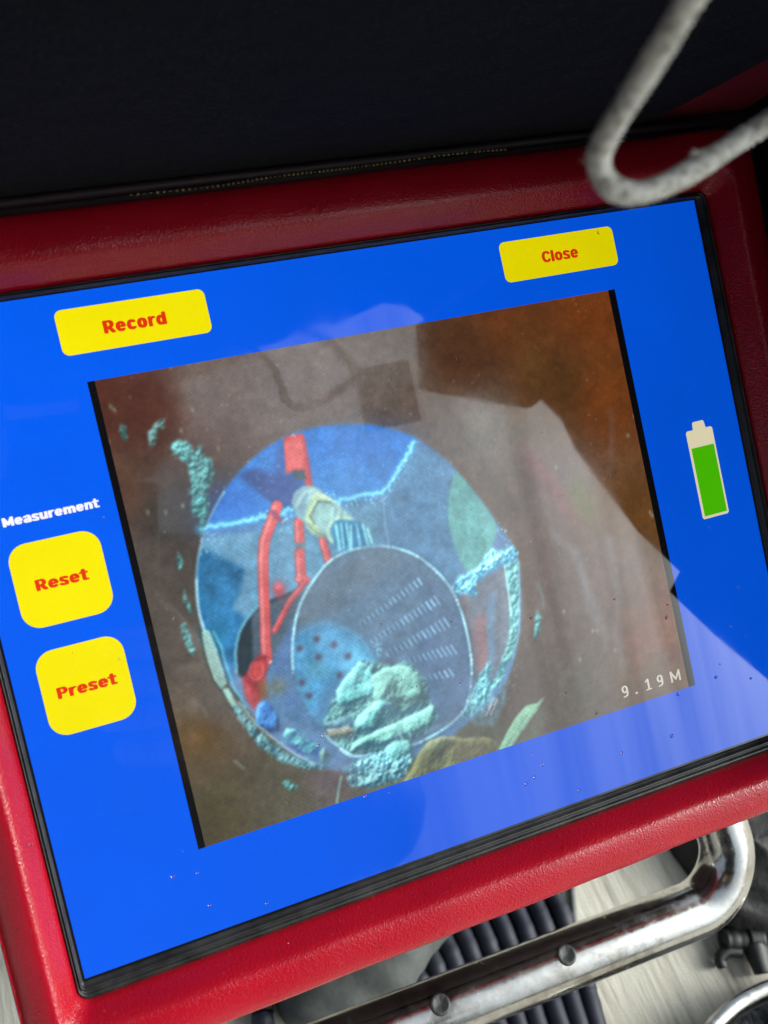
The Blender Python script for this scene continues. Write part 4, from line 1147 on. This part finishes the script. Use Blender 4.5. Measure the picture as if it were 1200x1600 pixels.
# ------------------------------------------------------------------ drawstring hanging from the lid
cord_pts = [(0, 100.3, 236), (-0.5, 98.5, 225), (0, 88, 180), (2.5, 74.8, 156)] + [(-0.6,67,139),(-0.6,65.2,133.5),(-1.3,63.1,129),(-2.3,60.8,125),(-3,59.1,121.5),(-3.4,57.3,119),(-2.5,55.4,117.2),(-0.6,53.3,116.4),(3.6,52.3,116),(9.4,53.5,115.5),(15.6,55.5,115),(22,58,114.5),(29.3,60.7,114)] + [(38, 64.7, 150), (38.5, 78, 172), (36, 89.4, 190), (32, 98.5, 212), (31, 100.3, 216)]
cp = np.array(spline(cord_pts, 44))
for _ in range(3):                                          # cord hangs in easy curves
    k = 12; pad = np.concatenate([np.repeat(cp[:1], k, 0), cp, np.repeat(cp[-1:], k, 0)])
    cp = sum(pad[i:i + len(cp)] for i in range(2 * k + 1)) / (2 * k + 1)
cp = [(x * MM, y * MM, z * MM) for x, y, z in cp]
rj = [1 + 0.025 * random.uniform(-1, 1) for _ in cp]
v, f = tube(cp, 1.55 * MM, 30, rfun=lambda i, a: rj[i] * (0.88 + 0.26 * abs(math.sin(3 * a + i * 0.42)) * abs(math.sin(-3 * a + i * 0.42 + 0.8)) + 0.05 * math.sin(i * 0.055)))
cord = empty('drawstring', DEV, 'pale grey braided cord looping down in front of the black lid', 'cord')
link('braid', mesh('braid', v, f), cord, M_CORD)
# loose fibres standing off the braid
vs, fs = [], []
for _ in range(420):
    i = random.randrange(30, len(cp) - 30)
    p = Vector(cp[i]); d = Vector((random.gauss(0, 1), random.gauss(0, 1), random.gauss(0, 1))).normalized()
    q = p + d * random.uniform(1.7, 2.4) * MM
    s = Vector((random.gauss(0, 1), random.gauss(0, 1), random.gauss(0, 1))).normalized() * 0.07 * MM
    b0 = len(vs)
    vs += [p + d * 1.4 * MM - s, p + d * 1.4 * MM + s, q + d.cross(s) * 3]
    fs.append((b0, b0 + 1, b0 + 2))
# a frayed knot at the turn of the loop
for cidx, nn in (((-3.4,57.1,118), 160), ((14.4,56,116), 110)):
    c0 = Vector(cidx) * MM
    for _ in range(nn):
        d = Vector((random.gauss(0, 1), random.gauss(0, 1), random.gauss(0, 1))).normalized()
        p = c0 + d * random.uniform(0, 1.2) * MM
        s = d.orthogonal().normalized() * 0.13 * MM
        b0 = len(vs)
        vs += [p - s, p + s, p + d * random.uniform(0.5, 1.3) * MM]
        fs.append((b0, b0 + 1, b0 + 2))
o = link('fibres', mesh('fibres', vs, fs), cord, M_CORD, smooth=False)
o['kind'] = 'stuff'

# made-up grey tag standing in for an unidentified dark square mirrored in the screen
tagm = empty('added_cord_tag', DEV, 'small dark square tag added on the cord, mirrored in the screen', 'tag')
b_ = bevelled_box(61, 56.5, 190, 29, 31, 3, 1.2)
link('tag_plate', bm_mesh('tag_plate', b_), tagm, M_TAG, smooth=False)
v, f = tube([tuple(Vector(p) * MM) for p in spline([(37, 84, 181), (40, 79, 186), (46, 71, 190.5), (50, 68, 191.5)], 6)], 0.5 * MM, 8)
link('tag_string', mesh('tag_string', v, f), tagm, M_CORD)

# ------------------------------------------------------------------ phone taking the picture (mirrored in the screen)
PH = DEV @ Matrix.Translation(Vector((-0.070798, 0.024104, 0.218860))) @ cam_rot
phone = empty('phone', PH, 'dark phone held over the screen, mirrored in its lower left', 'phone')
b_ = bevelled_box(-22, -62, 8.5, 78, 162, 8, 3.6, 4)
link('phone_body', bm_mesh('phone_body', b_), phone, M_PLASTIC, smooth=False)
bm = bmesh.new()
bmesh.ops.create_cone(bm, cap_ends=True, segments=40, radius1=6.5 * MM, radius2=6.0 * MM, depth=2.6 * MM)
for vv in bm.verts:
    vv.co += Vector((0, 0, 3.3 * MM))
link('lens_ring', bm_mesh('lens_ring', bm), phone, M_PLASTIC, smooth=False)

# ------------------------------------------------------------------ the photographer, crouching over the screen; seen only as a dark shape mirrored in it
def ph(x, y, z):
    return tuple(PH @ (Vector((x, y, z)) * MM))
J, E_, R_ = [], [], []
def joint(p, r, parent=None):
    J.append(p); R_.append(r)
    if parent is not None:
        E_.append((parent, len(J) - 1))
    return len(J) - 1
pel = joint((-0.15, -0.74, 0.30), 0.17)
spi = joint((-0.13, -0.60, 0.43), 0.18, pel)
che = joint((-0.145, -0.45, 0.53), 0.15, spi)
nec = joint((-0.125, -0.28, 0.61), 0.065, che)
hd1 = joint((-0.118, -0.20, 0.645), 0.078, nec)
hd2 = joint((-0.112, -0.135, 0.685), 0.082, hd1)
for sgn, hip, knee, ankle, toe in ((1, (-0.07, -0.77, 0.27), (0.06, -0.56, 0.35), (0.05, -0.74, 0.09), (0.07, -0.60, 0.035)), (-1, (-0.27, -0.77, 0.27), (-0.40, -0.56, 0.35), (-0.38, -0.74, 0.09), (-0.40, -0.60, 0.035))):
    h = joint(hip, 0.10, pel); k = joint(knee, 0.068, h); a_ = joint(ankle, 0.048, k); joint(toe, 0.04, a_)
sh = joint((-0.01, -0.37, 0.56), 0.075, che)
el = joint((0.05, -0.43, 0.40), 0.052, sh)
wr = joint(ph(62, -128, 46), 0.034, el)
pm = joint(ph(34, -92, 20), 0.022, wr)
for yy, ln in ((-62, 1.0), (-79, 1.08), (-96, 1.0), (-112, 0.82)):
    k0 = joint(ph(30, yy, 8), 0.010, pm)
    k1 = joint(ph(22, yy + 1, -5.5), 0.0088, k0)
    k2 = joint(ph(22 - 24 * ln, yy + 3, -6.5), 0.008, k1)
    joint(ph(22 - 40 * ln, yy + 4, -4.8), 0.007, k2)
t0 = joint(ph(36, -70, 22), 0.012, pm); t1 = joint(ph(26, -52, 22), 0.010, t0); joint(ph(8, -44, 20.5), 0.008, t1)
sl = joint((-0.29, -0.39, 0.55), 0.075, che); ell = joint((-0.37, -0.50, 0.44), 0.05, sl); wl = joint((-0.36, -0.50, 0.42 - 0.03), 0.036, ell)
ml = joint((-0.38, -0.48, 0.40), 0.03, wl)
me = bpy.data.meshes.new('person_skeleton')
me.from_pydata(J, E_, [])
src = bpy.data.objects.new('person_source', me)
COL.objects.link(src)
md = src.modifiers.new('skin', 'SKIN')
if not me.skin_vertices:
    me.attributes  # the modifier below reads the layer made here
    bm = bmesh.new(); bm.from_mesh(me); bm.verts.layers.skin.verify(); bm.to_mesh(me); bm.free()
for i, r in enumerate(R_):
    sv = me.skin_vertices[0].data[i]
    sv.radius = (r, r)
    sv.use_root = (i == 0)
sb = src.modifiers.new('smooth', 'SUBSURF'); sb.levels = 2; sb.render_levels = 2
dg = bpy.context.evaluated_depsgraph_get()
pme = bpy.data.meshes.new_from_object(src.evaluated_get(dg))
bpy.data.objects.remove(src); bpy.data.meshes.remove(me)
pme.name = 'person'
pme.materials.clear()
person = link('person', pme, mat=M_JACKET)
pme.materials.append(M_SKIN)
face_c, hand_c = Vector((-0.112, -0.13, 0.68)), Vector(ph(20, -88, 5))
for p in pme.polygons:
    c_ = Vector(p.center)
    if (c_ - face_c).length < 0.12 and c_.y > -0.15 and c_.z < 0.70 or (c_ - hand_c).length < 0.062:
        p.material_index = 1
tag(person, 'person in a dark hooded jacket crouching over the monitor, mirrored in the screen', 'person')
# hood round the back of the head
vs, fs = [], []
hc = Vector((-0.115, -0.175, 0.675)); ax = Vector((0.0, -0.75, 0.66)).normalized(); u_ = Vector((1, 0, 0)); w_ = ax.cross(u_)
for j in range(12):
    t = j / 11 * math.radians(118)
    for k in range(28):
        a_ = 2 * math.pi * k / 28
        d = ax * math.cos(t) + (u_ * math.cos(a_) + w_ * math.sin(a_)) * math.sin(t)
        vs.append(hc + d * (0.108 + 0.006 * math.sin(3 * a_ + j)))
for j in range(11):
    for k in range(28):
        fs.append((j * 28 + k, j * 28 + (k + 1) % 28, (j + 1) * 28 + (k + 1) % 28, (j + 1) * 28 + k))
hood = link('hood', mesh('hood', vs, fs), person, M_JACKET)
sm = hood.modifiers.new('thickness', 'SOLIDIFY'); sm.thickness = 0.004

# ------------------------------------------------------------------ bent steel carrying handle on the lower side of the case
TZ = -57.0
rail = [(x, y, TZ) for x, y, _ in [(-30,-157.5,-57),(70.8,-159.7,-57)]]
a = Vector(rail[0]); b = Vector(rail[1])
left_pt = tuple(a + (a - b).normalized() * 78)
def arc(p0, pc, p1, r, n=10):
    """rounded corner at pc"""
    p0, pc, p1 = Vector(p0), Vector(pc), Vector(p1)
    u, w = (p0 - pc).normalized(), (p1 - pc).normalized()
    ang = u.angle(w); d = r / math.tan(ang / 2)
    s, e = pc + u * d, pc + w * d
    cc = pc + (u + w).normalized() * (r / math.sin(ang / 2))
    out = []
    for k in range(n + 1):
        t = k / n
        a0, a1 = (s - cc), (e - cc)
        om = a0.angle(a1)
        q = (a0 * math.sin((1 - t) * om) + a1 * math.sin(t * om)) / math.sin(om)
        out.append(tuple(cc + q))
    return out
corner = (112.5,-160.6,-57)
legs_r = (corner[0] - 8, -94, TZ)
lc = Vector(left_pt)
legs_l = (lc.x + 6, -94, TZ)
path = [legs_l] + arc(legs_l, left_pt, rail[1], 26) + [rail[0], rail[1]] + arc(rail[1], (*corner[:2], TZ), legs_r, 20, 22) + [legs_r]
# the straight runs get intermediate rings
dense = []
for p, q in zip(path, path[1:]):
    p, q = Vector(p), Vector(q)
    k = max(1, int((q - p).length / 6))
    for i in range(k):
        dense.append(tuple(p + (q - p) * i / k))
dense.append(path[-1])
v, f = tube([tuple(Vector(p) * MM) for p in dense], 9.8 * MM, 40)
handle = link('handle', mesh('handle', v, f), mon, M_STEEL)
handle['label'] = 'worn bent steel tube handle with two round rubber plugs'
PL = [(35.5,-152.6,-50),(-11.3,-151.7,-50)]
raild = (Vector(rail[1]) - Vector(rail[0])).normalized()
campos = Vector((-0.070798, 0.024104, 0.218860)) * 1000
for px in PL:
    # point on the tube axis nearest the digitised plug, then out along the view side of the tube
    q = Vector((px[0], px[1], TZ)); a0 = Vector(rail[0])
    ax = a0 + raild * (q - a0).dot(raild)
    off = q - ax
    out = Vector((off.x, off.y, math.sqrt(max(1.0, 9.8 ** 2 - off.length_squared)))).normalized()
    bm = bmesh.new()
    prof = [(0.0, 0.05), (1.5, 0.1), (2.3, 0.55), (3.0, 0.62), (3.35, 0.35), (3.4, -0.7)]
    seg = 28
    rows = []
    for r_, h_ in prof:
        rows.append([bm.verts.new((r_ * math.cos(2 * math.pi * k / seg) * MM, r_ * math.sin(2 * math.pi * k / seg) * MM, h_ * MM)) for k in range(seg)] if r_ > 0 else [bm.verts.new((0, 0, h_ * MM))])
    for k in range(seg):
        bm.faces.new((rows[0][0], rows[1][k], rows[1][(k + 1) % seg]))
        for i in range(1, len(rows) - 1):
            bm.faces.new((rows[i][k], rows[i + 1][k], rows[i + 1][(k + 1) % seg], rows[i][(k + 1) % seg]))
    o = link('plug', bm_mesh('plug', bm), handle, M_GREY_RUBBER)
    o.matrix_local = Matrix.Translation((ax + out * 9.75) * MM) @ out.to_track_quat('Z', 'Y').to_matrix().to_4x4()

# ------------------------------------------------------------------ coil of navy push cable on the ground
coil = empty('cable_coil', Matrix.Identity(4), 'coil of ribbed navy cable lying on pale concrete under the steel handle', 'cable')
for pts in [[(81.5,-41,5),(80.6,-60.7,5),(77.9,-83,5),(74,-100.8,5)],
           [(71.1,-40.6,5),(70.5,-60.2,5),(69,-82.7,5),(66.6,-98.1,5)],
           [(61.4,-40.3,5),(60.8,-59.8,5),(59.9,-80.9,5),(58.4,-95.2,5)],
           [(51.3,-39.9,5),(51.3,-59.4,5),(50.4,-80.2,5),(48.8,-93.1,5)],
           [(41.6,-39.6,5),(41.8,-59,5),(41.5,-78.5,5),(40.6,-91.5,5)],
           [(31.9,-40.2,5),(32.7,-58.6,5),(32.4,-78,5),(32,-89.7,5)],
           [(22.9,-42.1,5),(23.8,-58.3,5),(23.7,-77.6,5),(23.4,-88,5)],
           [(13.9,-44.8,5),(15,-59.5,5),(14.8,-77.1,5),(14.9,-86.2,5)],
           [(4.6,-48.8,5),(5.8,-61.7,5),(6.1,-77.9,5),(5.9,-84.3,5)],
           [(-62.1,-39.1,5),(-64.3,-46.3,5),(-65.4,-52.4,5),(-65.7,-57.5,5)]]:
    P = [np.array(p) for p in pts]
    head = P[0] + (P[0] - P[1]) / np.linalg.norm(P[0] - P[1]) * 60
    tail = P[-1] + (P[-1] - P[-2]) / np.linalg.norm(P[-1] - P[-2]) * 90
    path = spline([head] + P + [tail], 10)
    jr = [1 + 0.04 * random.uniform(-1, 1) for _ in path]
    v, f = tube([(x * MM, y * MM, (5.0 + 0.5 * math.sin(i * 0.5)) * MM) for i, (x, y, z) in enumerate(path)], 4.9 * MM, 12, rfun=lambda i, a: jr[i])
    link('strand', mesh('strand', v, f), coil, M_CABLE)

# thin grey wire
wire_pts = [(99.8,-31.7,2),(95.4,-40,2),(90.9,-49.7,2),(86.2,-60.4,2),(80.2,-74.6,2)]
wp = spline([(x, y, 2.0) for x, y, z in wire_pts], 10)
v, f = tube([(x * MM, y * MM, z * MM) for x, y, z in wp], 1.7 * MM, 10)
wire = link('wire', mesh('wire', v, f), mat=M_WIRE)
tag(wire, 'thin grey wire lying on the concrete beside the navy cable coil', 'wire')

def lump(name, outline, height, seed, mat, label, cat, amp=3.0, rings=14, folds=5.0):
    """crumpled heap on the ground over a digitised outline, world mm"""
    pts = [np.array(p[:2]) for p in outline]
    rnd = random.Random(seed)
    P = spline([np.array([*p, 0]) for p in pts + [pts[0]]], 8)[:-1]
    c = sum(P) / len(P)
    ph = [rnd.uniform(0, 6.28) for _ in range(8)]
    vs, fs = [], []
    n = len(P)
    for j in range(rings + 1):
        t = j / rings
        sc = math.cos(t * math.pi / 2) ** 0.8
        z = height * math.sin(t * math.pi / 2) ** 0.9
        for i, p in enumerate(P):
            q = c + (p - c) * sc
            w = math.sin(q[0] / folds + ph[0] + 1.3 * math.sin(q[1] / (folds * 1.7) + ph[1])) + 0.6 * math.sin(q[1] / (folds * 0.6) + ph[2] + q[0] / folds * 0.4) + 0.4 * math.sin((q[0] + q[1]) / (folds * 0.35) + ph[3])
            vs.append((q[0] * MM, q[1] * MM, max(0.0, z + amp * w * min(1, 3 * t)) * MM))
    for j in range(rings):
        for i in range(n):
            a, b = j * n + i, j * n + (i + 1) % n
            fs.append((a, b, b + n, a + n))
    fs.append(tuple(range(n)))
    o = link(name, mesh(name, vs, fs), mat=mat)
    tag(o, label, cat)
    return o

lump('canvas_bag', [(-58.3,-33.3,10),(-37,-24,10),(1.3,-22.5,10),(38.9,-27.8,10),(41,-36.8,10),(32.6,-43.8,10),(19.7,-49.5,10),(7.9,-56.6,10),(-1.9,-64.1,10),(-15.2,-67.2,10),(-38,-64.8,10),(-54,-56,10),(-58,-44.7,10)], 26, 3, M_CANVAS, 'crumpled dark grey bag lying on the concrete below the screen', 'bag', amp=2.2, folds=9)
lump('tool_bag', [(150.7,-33.9,12),(151.1,-46.6,12),(153.5,-63.8,12),(150.5,-81.5,12),(157.4,-91.7,12),(176.1,-101.8,12),(213.6,-93.4,12),(248.4,-50.9,12),(193.4,-17.6,12),(162.2,-21.9,12)], 30, 5, M_BAG, 'brownish black crumpled bag on the concrete behind the bend of the steel handle', 'bag', amp=4.0, folds=8)

# black plastic clamp: barrel, hook, foot
clamp = empty('clamp', Matrix.Identity(4), 'black plastic clamp with a hooked jaw on the concrete right of the steel handle', 'clamp')
def w_tube(name, pts, r, seg=16, rf=None, mat=M_PLASTIC, n=8):
    p = spline(pts, n)
    v, f = tube([tuple(np.array(q) * MM) for q in p], r * MM, seg, rfun=rf)
    return link(name, mesh(name, v, f), clamp, mat)
CL = [(149.7,-90.7,8),(161.6,-94.9,8),(160.6,-94.2,8),(167.2,-96.5,8),(154.8,-98.1,8),(148.4,-95.8,8),(143.8,-97.2,8),(143.6,-100.6,8),(162.6,-97.6,8),(160.7,-104.3,8),(159.4,-109.6,8)]
w_tube('barrel', [(*CL[0][:2], 6), (*CL[1][:2], 6)], 5.0, 20, lambda i, a: 1.0 if i % 3 else 1.12)
w_tube('collar', [(*CL[2][:2], 6.5), (*CL[3][:2], 6.5)], 6.2, 20)
w_tube('jaw', [(*CL[4][:2], 6), (*CL[5][:2], 6), (*CL[6][:2], 5), (*CL[7][:2], 4)], 2.7, 10)
w_tube('foot', [(*CL[8][:2], 6.5), (*CL[9][:2], 6.5), (*CL[10][:2], 6)], 6.0, 12, lambda i, a: 1.0 - 0.02 * i + 0.06 * math.sin(3 * a))

# ------------------------------------------------------------------ steel drum edge with bristles, lower right
drum = empty('steel_drum', Matrix.Identity(4), 'shiny steel drum rim with dark bristles in the lower right corner', 'drum')
dc = (146.8, -198.7)
DR = 85.0
seg = 160
prof = [(DR - 6.0, 14.0), (DR - 5.0, 17.5), (DR - 3.0, 19.0), (DR - 1.0, 19.6), (DR + 0.6, 19.0), (DR + 1.4, 17.4), (DR + 1.4, 10.0), (DR - 0.5, 7.0), (DR - 0.5, 0.0)]
rings = [[((dc[0] + r * math.cos(2 * math.pi * k / seg)) * MM, (dc[1] + r * math.sin(2 * math.pi * k / seg)) * MM, z * MM) for k in range(seg)] for r, z in prof]
v, f = sweep_rings(rings)
link('rim', mesh('rim', v, f), drum, M_STEEL)
rings = [[((dc[0] + r * math.cos(2 * math.pi * k / seg)) * MM, (dc[1] + r * math.sin(2 * math.pi * k / seg)) * MM, z * MM) for k in range(seg)] for r, z in ((DR - 5.8, 14.0), (DR - 7, 9.0), (DR - 40, 7.0), (2.0, 8.0))]
v, f = sweep_rings(rings)
link('disc', mesh('disc', v, f), drum, M_BRISTLE)
vs, fs = [], []
for _ in range(5200):
    a = random.uniform(0, 2 * math.pi); r = DR - 6.5 - 42 * random.random() ** 1.3
    p = Vector((dc[0] + r * math.cos(a), dc[1] + r * math.sin(a), 8.5 + random.uniform(0, 3)))
    b_ = a + random.gauss(0, 0.22)
    d = Vector((math.cos(b_), math.sin(b_), random.uniform(0.0, 0.35))) * random.uniform(6, 14)
    if (Vector((p.x + d.x - dc[0], p.y + d.y - dc[1]))).length > DR - 5:
        d *= 0.3
    s = Vector((-math.sin(b_), math.cos(b_), 0)) * 0.28
    i = len(vs)
    vs += [(p - s) * MM, (p + s) * MM, (p + d) * MM, (p + Vector((0, 0, 0.5))) * MM]
    fs += [(i, i + 1, i + 2), (i, i + 2, i + 3), (i + 1, i + 3, i + 2)]
o = link('bristles', mesh('bristles', vs, fs), drum, M_BRISTLE, smooth=False)
o['kind'] = 'stuff'


# ------------------------------------------------------------------ drizzle on the glass and the vinyl
def drops(name, spots, label=None):
    vs, fs = [], []
    for x, y, z, r, nrm in spots:
        nrm = Vector(nrm).normalized(); u = nrm.orthogonal().normalized(); w = nrm.cross(u)
        hh = r * random.uniform(0.18, 0.32); b0 = len(vs); c = Vector((x, y, z))
        ex, ph = random.uniform(0.85, 1.25), random.uniform(0, 3.14)
        seg, rows = 10, 4
        for j in range(rows):
            t = j / rows * math.pi / 2
            for k in range(seg):
                a = 2 * math.pi * k / seg
                rr = r * (1 + 0.1 * math.sin(2 * a + ph))
                vs.append((c + u * (rr * ex * math.cos(t) * math.cos(a)) + w * (rr * math.cos(t) * math.sin(a)) + nrm * (hh * math.sin(t))) * MM)
        vs.append((c + nrm * hh) * MM)
        for j in range(rows - 1):
            for k in range(seg):
                p, q = b0 + j * seg + k, b0 + j * seg + (k + 1) % seg
                fs.append((p, q, q + seg, p + seg))
        top = b0 + rows * seg
        for k in range(seg):
            fs.append((b0 + (rows - 1) * seg + k, b0 + (rows - 1) * seg + (k + 1) % seg, top))
        fs.append(tuple(b0 + k for k in range(seg))[::-1])
    o = link(name, mesh(name, vs, fs), mat=M_WATER, matrix=DEV)
    o['kind'] = 'stuff'
    return o
sp = []
while len(sp) < 48:
    x, y = random.uniform(-104, 104), random.uniform(-79, 79)
    keep = 0.12 + 0.9 * max(0, min(1, (40 - y) / 110)) * (0.45 + 0.55 * (x + 104) / 208)
    if random.random() < keep:
        sp.append((x, y, 0.24, random.choice((0.14, 0.18, 0.22, 0.28, 0.36)) * random.uniform(0.8, 1.2), (0, 0, 1)))
for p in [(-38.5,-42.6),(-36.8,-40.5),(26.6,-25.9),(17.6,-69),(14.8,-70),(20.8,-66.4),(-9.5,-35.1),(2.7,-37.3),(3.9,-20.8),(-73.6,-72.8),(-80.4,-62.9),(-80.9,-8),(68.2,-36.9),(66.9,-59.6),(29.9,-76.7),(62.1,-70.7),(-13.2,-32.3),(-29.7,-59.1)]:
    sp.append((p[0], p[1], 0.24, random.uniform(0.35, 0.55), (0, 0, 1)))
drops('water_drops', sp)
sp = []
from bisect import bisect
PS = [(s, z) for s, z in PROFILE if 0.0 <= s <= 0.99 and z > 2][:15]
def prof_z(s):
    for (sa, za), (sb, zb) in zip(PS, PS[1:]):
        if sa <= s <= sb:
            k = (s - sa) / (sb - sa)
            return za + (zb - za) * k, (zb - za) / ((sb - sa) * 15.5)
    return 5.0, 0.0
for _ in range(110):
    s = random.uniform(0.1, 0.93); z, sl = prof_z(s)
    side = random.choice('bbbblr')
    if side == 'b':
        x = random.uniform(-95, 118); y = IN[2] + (OUT[2] - IN[2]) * s; nn = (0, sl, 1)
    elif side == 'l':
        y = random.uniform(-90, 40); x = IN[0] + (OUT[0] - IN[0]) * s; nn = (sl, 0, 1); z -= 3.2 * max(0.0, s - 0.36)
    else:
        y = random.uniform(-90, 20); x = IN[1] + (OUT[1] - IN[1]) * s; nn = (-sl, 0, 1)
    w = 0.25 * math.sin(x * .063 + 1.0) + 0.22 * math.sin(y * .071 + 2.0) + 0.12 * math.sin((x - y) * .190)
    sp.append((x, y, z + w - 0.03, random.choice((0.18, 0.25, 0.32, 0.45)) * random.uniform(0.8, 1.2), nn))
drops('rain_drops', sp)
